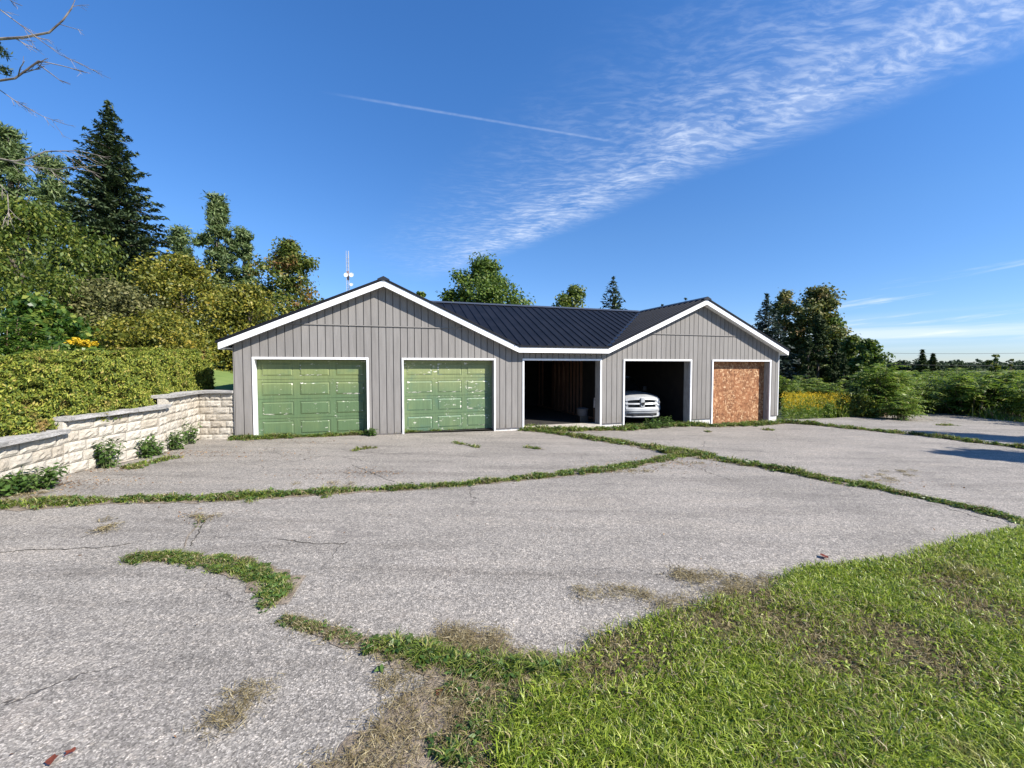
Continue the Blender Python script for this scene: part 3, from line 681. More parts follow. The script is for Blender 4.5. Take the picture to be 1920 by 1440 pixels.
# things standing in the open bays
p = GL(10.62, 1.0, -.27); bu = empty('utility_bucket', p, TH)
MB().box((-.16, -.14, 0), (.16, .14, .24)).build('crate_base', M['black'], bu)
MB().lathe([(.17, .24), (.20, .46), (.215, .47), (.215, .49), (.12, .52)], sides=18).build('pail', M['grey_paint'], bu, smooth=False)
tag(bu, 'grey upturned pail on a dark block inside the middle open bay', 'bucket')
lb = MB(); p = GL(10.98, .85, -.27)
lb.add([(0, 0, .52), (.30, .02, .50), (.30, .06, .86), (.05, .06, .86)], [(0, 1, 2, 3)]); lb.add([(0, .012, .52), (.30, .032, .50), (.30, .072, .86), (.05, .072, .86)], [(3, 2, 1, 0)])
lb.add([(.02, -.02, .80), (.06, -.02, .83), (.30, 0, .46), (.26, 0, .44)], [(0, 1, 2, 3)], 1)
lb.add([(.02, .04, 0), (.06, .04, 0), (.06, .05, .52), (.02, .05, .52), (.26, .04, 0), (.30, .04, 0), (.30, .05, .50), (.26, .05, .50)], [(0, 1, 2, 3), (4, 5, 6, 7)], 1)
o = lb.build('leaning_board', [M['pale_board'], M['stud']], fix=False); o.location = p; o.rotation_euler = (0, 0, TH)
tag(o, 'pale sunlit board propped beside the studs in the middle open bay', 'board')

# ------------------------------------------------------------------ pickup truck parked in the fourth bay
def make_truck():
    t = empty('pickup_truck', GL(0, 0, 0), TH)
    def loft(secs, mat, name, parent, close=True, mi=None):
        mb = MB(); n = len(secs[0])
        for s_ in secs: mb.v += [tuple(q) for q in s_]
        for i in range(len(secs) - 1):
            for j in range(n):
                j2 = (j + 1) % n; mb.f.append([i * n + j, i * n + j2, (i + 1) * n + j2, (i + 1) * n + j]); mb.mi.append(0)
        mb.f.append(list(range(n))[::-1]); mb.mi.append(0); mb.f.append([(len(secs) - 1) * n + j for j in range(n)]); mb.mi.append(0)
        o = mb.build(name, mat, parent, smooth=True)
        md = o.modifiers.new('edges', 'EDGE_SPLIT'); md.split_angle = R(38)
        return o
    def sec(y, wd, zb, zs, zt, crown):        # body cross-section: sill, shoulder, top with crown
        pts = [(-wd * .94, y, zb), (wd * .94, y, zb), (wd, y, zb + .18), (wd, y, zs - .10), (wd * .97, y, zs), (wd * .86, y, zt), (wd * .45, y, zt + crown * .8), (0, y, zt + crown)]
        return pts + [(-q[0], q[1], q[2]) for q in pts[6:1:-1]]
    # front clip: fenders and hood
    loft([sec(.16, .84, .55, 1.02, 1.08, .05), sec(.30, .93, .50, 1.05, 1.135, .06), sec(.7, .985, .48, 1.07, 1.18, .07), sec(1.35, 1.0, .48, 1.09, 1.225, .07), sec(1.62, 1.0, .48, 1.10, 1.235, .06)], M['truck'], 'front_clip', t)
    for s_ in (-1, 1):       # raised hood flutes
        MB().add([(s_ * .28, .34, 1.165), (s_ * .46, .36, 1.15), (s_ * .42, 1.5, 1.275), (s_ * .30, 1.5, 1.283), (s_ * .31, .36, 1.20), (s_ * .43, .38, 1.185), (s_ * .40, 1.5, 1.30), (s_ * .32, 1.5, 1.305)],
                 [(0, 1, 5, 4), (1, 2, 6, 5), (2, 3, 7, 6), (3, 0, 4, 7), (4, 5, 6, 7)]).build('hood_flute', M['truck'], t)
    loft([sec(1.63, 1.0, .48, 1.10, 1.2, .03), sec(3.4, 1.0, .48, 1.12, 1.22, .0)], M['truck'], 'cab_body', t)
    cab = [[(-.86, 1.75, 1.22), (.86, 1.75, 1.22), (.86, 3.45, 1.22), (-.86, 3.45, 1.22)], [(-.70, 2.45, 1.84), (.70, 2.45, 1.84), (.72, 3.35, 1.84), (-.72, 3.35, 1.84)], [(-.55, 2.6, 1.89), (.55, 2.6, 1.89), (.6, 3.2, 1.89), (-.6, 3.2, 1.89)]]
    loft(cab, M['truck'], 'roof_cab', t)
    MB().add([(-.845, 1.765, 1.24), (.845, 1.765, 1.24), (.70, 2.42, 1.82), (-.70, 2.42, 1.82)], [(0, 1, 2, 3)]).build('windscreen', M['screen'], t).location = (0, -.012, .008)
    mb = MB(); mb.box((-1.0, 3.48, .55), (1.0, 5.5, 1.25)); mb.build('cargo_bed', M['truck'], t)
    # grille: white surround with crosshair bars over four dark openings
    def rbox(name, a, b, mat, parent, bev=.02, seg=2):
        bm = bmesh.new(); bmesh.ops.create_cube(bm, size=1.0)
        c = (Vector(a) + Vector(b)) / 2; d = Vector(b) - Vector(a)
        for v_ in bm.verts: v_.co = Vector((v_.co.x * d.x, v_.co.y * d.y, v_.co.z * d.z)) + c
        bmesh.ops.bevel(bm, geom=bm.edges, offset=min(bev, min(abs(q) for q in d) * .45), segments=seg, affect='EDGES', profile=.6)
        me = bpy.data.meshes.new(name); bm.to_mesh(me); bm.free(); me.materials.append(mat)
        me.polygons.foreach_set('use_smooth', [True] * len(me.polygons))
        o = link(bpy.data.objects.new(name, me), parent); md = o.modifiers.new('edges', 'EDGE_SPLIT'); md.split_angle = R(40); return o
    MB().box((-.66, .13, .70), (.66, .17, 1.08)).build('grille_mesh', M['black'], t)
    gz = [(.685, .735), (.852, .905), (1.03, 1.13)]
    def bar(zs, name):        # a horizontal member bowed forward at the middle and raked back with height
        mb = MB(); n = 12
        for i in range(n + 1):
            x = -.70 + 1.40 * i / n; bow = .09 * (1 - (x / .7) ** 2)
            wz = -(abs(x) / .7) ** 3 * (.05 if zs[1] > 1.1 else 0)
            for z, yo in ((zs[0] + wz, 0), (zs[1] + wz, .02), (zs[1] + wz, .06), (zs[0] + wz, .06)): mb.v.append((x, .10 - bow + (z - .7) * .16 + yo - .05, z))
        for i in range(n):
            for j in range(4): mb.f.append([i * 4 + j, i * 4 + (j + 1) % 4, (i + 1) * 4 + (j + 1) % 4, (i + 1) * 4 + j]); mb.mi.append(0)
        mb.f += [[0, 1, 2, 3], [n * 4 + 3, n * 4 + 2, n * 4 + 1, n * 4]]; mb.mi += [0, 0]
        return mb.build(name, M['truck'], t)
    bar(gz[0], 'grille_bar'); bar(gz[1], 'grille_bar'); bar(gz[2], 'grille_surround')
    rbox('grille_post', (-.085, -.03, .71), (.085, .12, 1.10), M['truck'], t, .02)
    for s_ in (-1, 1):
        MB().add([(s_ * .60, .05, .72), (s_ * .71, .10, .72), (s_ * .68, .16, 1.10), (s_ * .60, .12, 1.04), (s_ * .60, .2, .72), (s_ * .71, .2, .72), (s_ * .68, .24, 1.10), (s_ * .60, .24, 1.04)],
                 [(0, 1, 2, 3), (4, 7, 6, 5), (0, 4, 5, 1), (1, 5, 6, 2), (2, 6, 7, 3), (3, 7, 4, 0)]).build('grille_end', M['truck'], t)
        # headlamp wrapping round the fender
        hl = MB().add([(s_ * .705, .10, .80), (s_ * .86, .16, .80), (s_ * .945, .36, .83), (s_ * .93, .36, 1.03), (s_ * .84, .20, 1.05), (s_ * .70, .15, 1.07), (s_ * .72, .3, .8), (s_ * .70, .34, 1.05)],
                      [(0, 1, 4, 5), (1, 2, 3, 4), (0, 6, 2, 1), (5, 4, 3, 7), (0, 5, 7, 6)]).build('headlight', M['lens'], t)
        MB().lathe([(.045, .012), (.06, .0), (.065, -.02)], (s_ * .79, .125, .92), 12, axis='y').build('reflector', M['chrome'], hl)
        fg = MB().lathe([(.055, .015), (.06, 0), (.06, -.03)], (s_ * .79, .155, .46), 14, axis='y').build('fog_light', M['lens'], t)
    # emblem: a dark shield with two curled horns
    em = MB(); em.prism([(0, .80), (.05, .86), (.055, .92), (0, .935), (-.055, .92), (-.05, .86)], -.050, -.031)
    for s_ in (-1, 1): em.tube([(s_ * .02, -.05, .915), (s_ * .06, -.052, .925), (s_ * .082, -.052, .89), (s_ * .065, -.052, .855), (s_ * .045, -.052, .875)], [.014, .014, .013, .011, .006], 6)
    em.build('emblem', M['black'], t)
    # bumper, air intake, valance
    def curved(prof, hw, name, mat, lift=0.0, pull=0.0):
        mb = MB(); n = 18; k = len(prof)
        for i in range(n + 1):
            x = -hw + 2 * hw * i / n; q = abs(x) / .99; back_ = .36 * q ** 4 + .05 * q * q
            for yo, z in prof: mb.v.append((x, back_ + yo, z + lift * q ** 4))
        for i in range(n):
            for j in range(k): mb.f.append([i * k + j, i * k + (j + 1) % k, (i + 1) * k + (j + 1) % k, (i + 1) * k + j]); mb.mi.append(0)
        mb.f += [list(range(k)), [n * k + j for j in range(k)][::-1]]; mb.mi += [0, 0]
        o = mb.build(name, mat, t, smooth=True); md = o.modifiers.new('edges', 'EDGE_SPLIT'); md.split_angle = R(30); return o
    curved([(.0, .70), (-.05, .68), (-.06, .60), (-.03, .56), (-.03, .53), (.05, .52), (.22, .52), (.22, .70)], .99, 'bumper', M['truck'], .05)
    curved([(-.01, .525), (-.015, .40), (.05, .36), (.2, .36), (.2, .525)], .93, 'bumper_skirt', M['truck'], .03)
    curved([(-.035, .505), (-.035, .415), (.0, .415), (.0, .505)], .66, 'air_intake', M['black'])
    curved([(-.03, .40), (-.05, .375), (-.03, .345), (.12, .345), (.12, .40)], .86, 'valance', M['truck'], .05)
    for s_ in (-1, 1):
        MB().box((s_ * .38 - .04, -.055, .435), (s_ * .38 + .12, -.02, .462)).build('tow_hook', M['grey_paint'], t)
        for yy in (.98, 4.6):
            wl = MB().lathe([(.25, -.13), (.36, -.12), (.385, -.08), (.385, .08), (.36, .12), (.25, .13)], (s_ * .86, yy, .385), 24, axis='x').build('wheel', M['rubber'], t)
            MB().lathe([(.245, -.10), (.245, .10), (.1, .12)], (s_ * .88, yy, .385), 20, axis='x').build('rim', M['chrome'], wl)
        mr = rbox('mirror', (s_ * 1.13 - .10, 1.93, 1.24), (s_ * 1.13 + .10, 2.05, 1.46), M['black'], t, .03)
        MB().tube([(s_ * .93, 2.0, 1.25), (s_ * 1.06, 1.99, 1.3)], .02, 6).build('mirror_arm', M['black'], mr)
    return t
truck = make_truck()
tq = G(1205, 790); tp = GL(*[0, 0, 0])
sT, _z = FH(1204, 760, 1.05)
tl = GL(sT, 1.02, -.53); truck.location = tl; truck.rotation_euler = (0, 0, TH - R(9)); truck.scale = (.90, .95, .96)
tag(truck, 'white pickup truck with cross-bar grille parked nose-out in the open bay', 'truck')

# ------------------------------------------------------------------ retaining wall of split-faced blocks
rw = empty('retaining_wall', WP[2]); tag(rw, 'stepped cream stone retaining wall with grey caps below the hedge', 'retaining wall')
RW0 = Vector(WP[2])
def block_mesh(i):
    bm = bmesh.new(); nx_, nz_ = 5, 4; r = random.Random(100 + i); grid_ = []
    for a in range(nz_ + 1):
        row = []
        for b in range(nx_ + 1):
            edge = a in (0, nz_) or b in (0, nx_)
            row.append(bm.verts.new((b / nx_ - .5, (.0 if edge else -r.uniform(.08, .22)), a / nz_)))
        grid_.append(row)
    for a in range(nz_):
        for b in range(nx_): bm.faces.new((grid_[a][b], grid_[a][b + 1], grid_[a + 1][b + 1], grid_[a + 1][b]))
    bk = [bm.verts.new(q) for q in ((-.5, 1, 0), (.5, 1, 0), (.5, 1, 1), (-.5, 1, 1))]
    bm.faces.new([*grid_[nz_], bk[2], bk[3]]); bm.faces.new([*grid_[0][::-1], bk[0], bk[1]]); bm.faces.new([grid_[a][0] for a in range(nz_ + 1)][::1] + [bk[3], bk[0]]); bm.faces.new([grid_[a][nx_] for a in range(nz_, -1, -1)] + [bk[1], bk[2]])
    bmesh.ops.recalc_face_normals(bm, faces=bm.faces)
    me = bpy.data.meshes.new('stone_block'); bm.to_mesh(me); bm.free(); me.materials.append(M['stone']); return me
BM = [block_mesh(i) for i in range(8)]
path = [Vector(p[:2]) for p in WP] + [Vector(WE[:2])]
cum = [0]
for a, b in zip(path[:-1], path[1:]): cum.append(cum[-1] + (b - a).length)
def pth(q):
    q = max(0, min(q, cum[-1] - 1e-4))
    for i in range(len(path) - 1):
        if q <= cum[i + 1]:
            d = (path[i + 1] - path[i]).normalized(); return path[i] + d * (q - cum[i]), d
    return path[-1], d
def near_px(u):    # arc length where the wall base passes column u
    best = min(np.linspace(0, cum[-2], 600), key=lambda q: abs(960 + F_PX * pth(q)[0].x / pth(q)[0].y - u)); return float(best)
q1, q2 = near_px(112), near_px(308)
tops = [(0, q1, .60), (q1, q2, .80), (q2, cum[-1], 1.00)]
def top_at(q):
    for a, b, z in tops:
        if a <= q < b: return z
    return tops[-1][2]
CH = .178; CAPH = .078
def place(me, name, q0, q1_, z0, z1, depth, out=0.0):
    a, d = pth(q0); b, _ = pth(q1_); c = (a + b) / 2; d = (b - a); Lb = d.length
    if Lb < .03: return
    d.normalize(); nrm = Vector((d.y, -d.x))
    o = bpy.data.objects.new(name, me); link(o, rw)
    o.location = (c.x + nrm.x * out - RW0.x, c.y + nrm.y * out - RW0.y, z0 - RW0.z)
    o.rotation_euler = (0, 0, math.atan2(d.y, d.x)); o.scale = (Lb - .008, depth, z1 - z0 - .008); return o
for (qa, qb, zt) in tops:
    z = zt; row = 0
    while z > -.75:
        z0 = z - CH; segs = []
        q = qa
        breaks = sorted([qa, qb] + [c for c in cum if qa < c < qb])
        for sa, sb in zip(breaks[:-1], breaks[1:]):
            q = sa; first = True
            while q < sb - .01:
                ln = random.uniform(.27, .46) * (.55 if first and row % 2 else 1); first = False
                e = min(sb, q + ln)
                if sb - e < .10: e = sb
                mid = pth((q + e) / 2)[0]
                if z > float(g(mid.x, mid.y)) - .12: place(random.choice(BM), 'stone_block', q, e, z0, z, random.uniform(.13, .16), random.uniform(-.004, .012))
                q = e
        z = z0; row += 1
capm = []
for i in range(4):
    bm = bmesh.new(); bmesh.ops.create_cube(bm, size=1.0)
    for v_ in bm.verts: v_.co = Vector((v_.co.x, v_.co.y + .5 - .0, v_.co.z + .5))
    bmesh.ops.subdivide_edges(bm, edges=bm.edges, cuts=2)
    r = random.Random(i + 50)
    for v_ in bm.verts: v_.co += Vector((0, r.uniform(-.03, .03), r.uniform(-.05, .05)))
    me = bpy.data.meshes.new('cap_stone'); bm.to_mesh(me); bm.free(); me.materials.append(M['cap']); capm.append(me)
for (qa, qb, zt) in tops:
    breaks = sorted([qa, qb] + [c for c in cum if qa < c < qb])
    for sa, sb in zip(breaks[:-1], breaks[1:]):
        n = max(1, round((sb - sa) / .62))
        for i in range(n):
            place(random.choice(capm), 'cap_stone', sa + (sb - sa) * i / n, sa + (sb - sa) * (i + 1) / n, zt + .004, zt + .004 + CAPH, .40, .115)

# ------------------------------------------------------------------ vegetation builders
def tree_root(name, x, y, z): return empty(name, (x, y, z))
def trunk_obj(root, H_, r0, limbs=(), lean=(0, 0), mat=None, top=.85):
    mb = MB(); n = 7
    pts = [Vector((lean[0] * (i / n) ** 1.5 + random.uniform(-.02, .02) * H_ * .15, lean[1] * (i / n) ** 1.5 + random.uniform(-.02, .02) * H_ * .15, H_ * top * i / n - .3 * (i == 0))) for i in range(n + 1)]
    mb.tube(pts, [r0 * (1.25 if i == 0 else 1) * (1 - .82 * i / n) for i in range(n + 1)], 8)
    for (zf, tip) in limbs:
        a = Vector((lean[0] * zf, lean[1] * zf, H_ * zf)); t = Vector(tip); m1 = a.lerp(t, .5) + Vector((0, 0, (t - a).length * .1)); rr = r0 * (1 - .8 * zf) * .5
        mb.tube([a, m1, t], [rr, rr * .6, rr * .2], 5)
    return mb.build('trunk', mat or M['bark'], root, smooth=True)
def clumps(centers, radii, npc, L, Wd, out=.6, up=.3, tang='rand'):
    C = np.repeat(np.asarray(centers), npc, 0); Rr = np.repeat(np.asarray(radii), npc); n = len(C)
    of = np.clip(rng.normal(size=(n, 3)), -2.1, 2.1) * .56; dr = unit(of)
    pos = C + of * Rr[:, None] * np.array([1, 1, .78])
    nrm = unit(dr * out + rnd_dir(n) * .7 + np.array([0, 0, up]))
    if tang == 'out': t = unit(dr + np.array([0, 0, .5]) + rnd_dir(n) * .35)
    elif tang == 'droop': t = unit(dr * .6 + np.array([0, 0, -.7]) + rnd_dir(n) * .4)
    else: t = rnd_dir(n)
    sz = rng.uniform(.65, 1.3, n)
    return leaf_quads(pos, t, nrm, L * sz, Wd * sz)
def broadleaf(name, base, H_, Rw, mat, label, cat='tree', group=None, crown0=.2, K=90, npc=130, leaf=.2, shape=.75, tilt=(0, 0), limbs=12, trunk_r=None, jag=.3, asp=.62, tang='rand', bark=None, cone=False):
    root = tree_root(name, *base)
    Rw *= 1.0 if crown0 < .03 and shape < .6 else (1.38 if cone else 1.24)
    cs, rs = [], []; K = int(K * (2.8 if cone else 1.6)); npc = int(npc * .82); npc = int(npc * .9)
    nl = max(16, int((9 if cone else 6) * H_ * (1 - crown0) / Rw)); lobes = []
    for i in range(nl):
        h = (i + random.random()) / nl
        if cone: prof = max(.06, (1 - h)) ** .75 * (.75 + .25 * math.sin(h * 40 + nl))
        else: prof = (math.sin(math.pi * min(1, h * .93 + .07) ** shape)) ** .7
        a = i * 2.4 + random.uniform(-.6, .6); lr = Rw * random.uniform(.26, .46) * (.45 + .55 * prof)
        if cone: lr = Rw * (.10 + prof * random.uniform(.30, .5))
        rr = max(0, Rw * prof * random.uniform(1 - jag, 1 + jag * .3) - lr * (.75 if cone else .45)) * math.sqrt(random.uniform(.3, 1))
        lobes.append((rr * math.cos(a) + tilt[0] * h, rr * math.sin(a) + tilt[1] * h, H_ * (crown0 + (1 - crown0) * h * .95), lr))
    for i in range(K):
        lb = random.choice(lobes); d_ = Vector((random.gauss(0, 1), random.gauss(0, 1), random.gauss(0, 1))); d_ = d_.normalized() * lb[3] * random.uniform(.45, 1.12)
        cs.append((lb[0] + d_.x, lb[1] + d_.y, min(H_ * .97, lb[2] + d_.z * .8))); rs.append(Rw * random.uniform(.10, .22) * (.55 if cone else 1))
    # crown apex
    for _ in range(3): cs.append((random.uniform(-.1, .1) * Rw + tilt[0], random.uniform(-.1, .1) * Rw + tilt[1], H_ * .965)); rs.append(Rw * .12)
    V = clumps(cs, rs, npc, leaf, leaf * asp, tang=tang)
    cr = link(bpy.data.objects.new('crown', np_mesh('crown', V, mat)), root)
    big = random.sample(cs, min(limbs, len(cs)))
    trunk_obj(root, H_, trunk_r or H_ * .02, [(max(.12, min(.75, c[2] / H_ * .6)), c) for c in big], tilt, bark)
    return tag(root, label, cat, group)
def conifer(name, base, H_, Rw, mat, label, group=None, z0=.04, levels=34, per=9, spr=(.55, .17), droop=.25, power=.85, jag=.22, cat='tree', dens=1.0):
    root = tree_root(name, *base); V = []; mb = MB(); C, T, Nn, S = [], [], [], []
    for i in range(levels):
        f = i / (levels - 1); z = H_ * (z0 + (1 - z0) * f ** .92 * .985); R0 = Rw * max(.02, (1 - f)) ** power
        nb = max(4, int(per * (1 - .45 * f)))
        a0 = random.uniform(0, 6.28)
        for b in range(nb):
            a = a0 + 6.283 * b / nb + random.uniform(-.3, .3); Lb = max(.12, R0 * random.uniform(1 - jag * 1.6, 1 + jag * .6)); d = np.array([math.cos(a), math.sin(a), 0]); sd = np.array([-math.sin(a), math.cos(a), 0])
            m = max(5, int(Lb / spr[0] * 9 * dens))
            t = rng.random(m) ** .75; rise = .30 * f
            zz_ = z - droop * Lb * t * (1 - .45 * t) + rise * Lb * t
            latw = (1 - t * .75) * Lb * .26
            lat = rng.uniform(-1, 1, m) * latw
            c = np.outer(t * Lb, d) + np.outer(lat, sd); c[:, 2] = zz_ + rng.uniform(-.5, .12, m) * spr[0] * .6
            C.append(c); T.append(unit(d * .8 + np.outer(np.sign(lat), sd) * .7 + np.array([0, 0, -.25]) + rng.normal(size=(m, 3)) * .25))
            Nn.append(unit(np.array([0, 0, 1.0]) + rng.normal(size=(m, 3)) * .55)); S.append(rng.uniform(.6, 1.25, m) * (1 - .35 * f))
            if f < .9 and b % 2 == 0: mb.tube([(0, 0, z), tuple(d[:2] * Lb * .5) + (z - droop * Lb * .3,), tuple(d[:2] * Lb * .9) + (z - droop * Lb * .5,)], [.03 * H_ / 12, .02 * H_ / 12, .006], 4)
    C, T, Nn, S = map(np.concatenate, (C, T, Nn, S))
    V = leaf_quads(C, T, Nn, spr[0] * S, spr[1] * S)
    link(bpy.data.objects.new('crown', np_mesh('crown', V, mat)), root)
    mb.tube([(0, 0, -.3), (0, 0, H_ * .5), (0, 0, H_ * .98)], [H_ * .016, H_ * .009, .01], 7)
    mb.build('trunk', M['bark'], root)
    return tag(root, label, cat, group)
def fronds(origins, dirs, Lr, nl, ll, lw):
    """pinnate leaves: rachis from origin along dir, drooping; nl leaflet pairs."""
    n = len(origins); O = np.asarray(origins); Dv = unit(np.asarray(dirs)); Lr = np.asarray(Lr)
    C, T, Nn, S = [], [], [], []
    side = unit(np.cross(Dv, np.array([0, 0, 1.0])))
    for k in range(nl):
        t = (k + .6) / nl; p = O + Dv * (Lr * t)[:, None]; p[:, 2] -= .38 * Lr * t * t
        ax = Dv.copy(); ax[:, 2] -= .76 * t; ax = unit(ax)
        for s_ in (-1, 1):
            tt = unit(side * s_ + ax * .45 + np.array([0, 0, -.35]) + rng.normal(size=(n, 3)) * .12); sz = ll * (.55 + .45 * math.sin(math.pi * min(1, t + .15))) * rng.uniform(.8, 1.15, n)
            C.append(p + tt * (sz * .5)[:, None]); T.append(tt); Nn.append(unit(np.cross(tt, ax) * s_ * -1 + rng.normal(size=(n, 3)) * .2)); S.append(sz)
    C, T, Nn, S = map(np.concatenate, (C, T, Nn, S)); Nn[Nn[:, 2] < 0] *= -1
    return leaf_quads(C, T, Nn, S, S * lw)
def frond_shrub(name, base, H_, Rw, mat, label, cat='shrub', group=None, stems=9, per=9, Lr=.6, ll=.16, lw=.3, nl=8, stem_mat=None):
    root = tree_root(name, *base); mb = MB(); O, Dd = [], []
    for _ in range(stems):
        a = random.uniform(0, 6.283); r_ = Rw * math.sqrt(random.random()) * .8; h = H_ * random.uniform(.55, 1.0) * (1 - .35 * (r_ / Rw) ** 2)
        b0 = Vector((r_ * .4 * math.cos(a), r_ * .4 * math.sin(a), 0)); tp = Vector((r_ * math.cos(a), r_ * math.sin(a), h * .82)); md = b0.lerp(tp, .5) + Vector((0, 0, h * .06))
        mb.tube([b0, md, tp], [.022, .016, .007], 5)
        for k in range(per):
            f = 1 - .75 * (k / per) ** 1.2; q = b0.lerp(tp, f); aa = random.uniform(0, 6.283); el = random.uniform(.1, .9) if f > .85 else random.uniform(-.1, .5)
            O.append((q.x, q.y, q.z)); Dd.append((math.cos(aa), math.sin(aa), el))
    V = fronds(O, Dd, Lr * rng.uniform(.7, 1.2, len(O)), nl, ll, lw)
    link(bpy.data.objects.new('foliage', np_mesh('foliage', V, mat)), root); mb.build('stems', stem_mat or M['cane'], root)
    return tag(root, label, cat, group)
def weed(name, base, H_, Rw, mat, label, cat='weed', group=None, stems=8, per=10, ll=.09, lw=.55, droop=.5):
    root = tree_root(name, *base); mb = MB(); C, T = [], []
    for _ in range(stems):
        a = random.uniform(0, 6.283); r_ = Rw * math.sqrt(random.random()); h = H_ * random.uniform(.55, 1)
        b0 = Vector((r_ * .55 * math.cos(a), r_ * .55 * math.sin(a), -.01)); tp = Vector((r_ * math.cos(a), r_ * math.sin(a), h)); mb.tube([b0, b0.lerp(tp, .5) + Vector((0, 0, .02)), tp], [.006, .005, .002], 4)
        for k in range(per):
            q = b0.lerp(tp, .12 + .88 * (k + random.random()) / per); aa = k * 2.4 + random.uniform(-.3, .3)
            C.append(q); T.append((math.cos(aa), math.sin(aa), random.uniform(-droop, .35)))
    C = np.array([tuple(c) for c in C]); T = unit(np.array(T)); sz = ll * rng.uniform(.6, 1.25, len(C))
    Nn = unit(np.array([0, 0, 1.0]) + T * .3 + rng.normal(size=T.shape) * .3)
    V = leaf_quads(C + T * (sz * .5)[:, None], T, Nn, sz, sz * lw)
    link(bpy.data.objects.new('leaves', np_mesh('leaves', V, mat)), root); mb.build('stems', M['stem'], root)
    return tag(root, label, cat, group)
def TB(u, y, hill=False):                     # tree base under photo column u at distance y
    x = (u - 960) / F_PX * y * 1.0; return (x, y, float(hillz(x, y)) if hill else float(g(x, y)) - .03)
def TZ(v, y): return AT(960, v, y).z
def T(fn, name, u, vtop, hw, y, mat, label, hill=False, **k):
    b = TB(u, y, hill); return fn(name, b, TZ(vtop, y) - b[2], hw / F_PX * y, mat, label, **k)

# ------------------------------------------------------------------ hedge
hp = [Vector((-8.22, 3.2)), Vector((-7.90, 5.4)), Vector((-7.98, 8.2)), Vector((-8.72, 10.3)), Vector((-9.0, 11.9))]
hz = [1.66, 1.74, 1.95, 2.06, 2.12]
hc = [0]
for a, b in zip(hp[:-1], hp[1:]): hc.append(hc[-1] + (b - a).length)
n = 120000; q = rng.uniform(0, hc[-1], n)
hx = np.interp(q, hc, [p.x for p in hp]); hy = np.interp(q, hc, [p.y for p in hp]); ht = np.interp(q, hc, hz)
ht = ht + .035 * np.sin(q * 3.1) + .03 * np.sin(q * 7.7 + 1)
zb = hillz(hx, hy) - .12
face = rng.random(n); HW = .52
off = np.where(face < .62, HW, rng.uniform(-HW, HW, n)); hgt = np.where(face < .62, zb + (ht - zb) * rng.random(n), ht)
back_ = face > .93; off[back_] = -HW; hgt[back_] = (zb + (ht - zb) * rng.random(n))[back_]
lump = .05 * np.sin(q * 5 + hgt * 6) + .045 * np.sin(q * 13 - hgt * 9) * np.sin(hgt * 15 + q * 4) + rng.normal(0, .04, n)
rnd_ = np.clip((hgt - ht + .18) / .18, 0, 1); off = np.where(face < .62, HW - .13 * rnd_ ** 2 + lump, off); hgt = np.where((face >= .62) & ~back_, hgt + lump * .3, hgt)
gapn = np.sin(q * 7.3 + hgt * 11) * np.sin(q * 3.1 - hgt * 17 + 2) + .5 * np.sin(q * 23 + hgt * 31); off = np.where(face < .62, off - .10 * np.clip(gapn - .25, 0, 1), off)
pos = np.stack([hx + off, hy + rng.normal(0, .02, n), hgt], 1)
t = unit(np.stack([np.where(face < .62, .55, 0) + rng.normal(0, .45, n), rng.normal(0, .45, n), np.full(n, .8) + rng.normal(0, .3, n)], 1)); nr = unit(np.stack([np.where(face < .62, .8, 0.0), np.full(n, -.25), np.where(face < .62, .25, 1.0)], 1) + rng.normal(0, .55, (n, 3)))
sz = rng.uniform(.6, 1.3, n)
V = leaf_quads(pos, t, nr, .060 * sz, .022 * sz)
ne = 5000; e = rng.random((ne, 2)); pe = np.stack([hp[-1].x + (e[:, 0] * 2 - 1) * HW, np.full(ne, hp[-1].y) + rng.normal(.05, .05, ne), .98 + e[:, 1] * 1.13], 1)
V = np.concatenate([V, leaf_quads(pe, unit(rng.normal(size=(ne, 3)) + [0, .5, .8]), unit(rng.normal(size=(ne, 3)) * .6 + [0, 1, 0]), np.full(ne, .085), np.full(ne, .034))])
hr = empty('hedge', (hp[2].x, hp[2].y, .6)); V = V - np.array([hp[2].x, hp[2].y, .6])
link(bpy.data.objects.new('foliage', np_mesh('foliage', V, M['hedge'])), hr)
mb = MB(); dens = 26                                          # woody inner mass that stops the light
for i in range(dens):
    qq = hc[-1] * i / (dens - 1); x, y = np.interp(qq, hc, [p.x for p in hp]), np.interp(qq, hc, [p.y for p in hp]); zt = np.interp(qq, hc, hz) - .16; z0 = float(hillz(x, y)) - .2
    mb.v += [(x - .36 - hp[2].x, y - hp[2].y, z0 - .6), (x + .36 - hp[2].x, y - hp[2].y, z0 - .6), (x + .36 - hp[2].x, y - hp[2].y, zt - .6), (x - .36 - hp[2].x, y - hp[2].y, zt - .6)]
for i in range(dens - 1):
    for j in range(4): mb.f.append([i * 4 + j, i * 4 + (j + 1) % 4, i * 4 + 4 + (j + 1) % 4, i * 4 + 4 + j]); mb.mi.append(0)
mb.f += [[0, 1, 2, 3], [dens * 4 - 1, dens * 4 - 2, dens * 4 - 3, dens * 4 - 4]]; mb.mi += [0, 0]
mb.build('inner_twigs', M['cane'], hr)
tag(hr, 'long clipped yellow-green cedar hedge above the stone retaining wall', 'hedge')

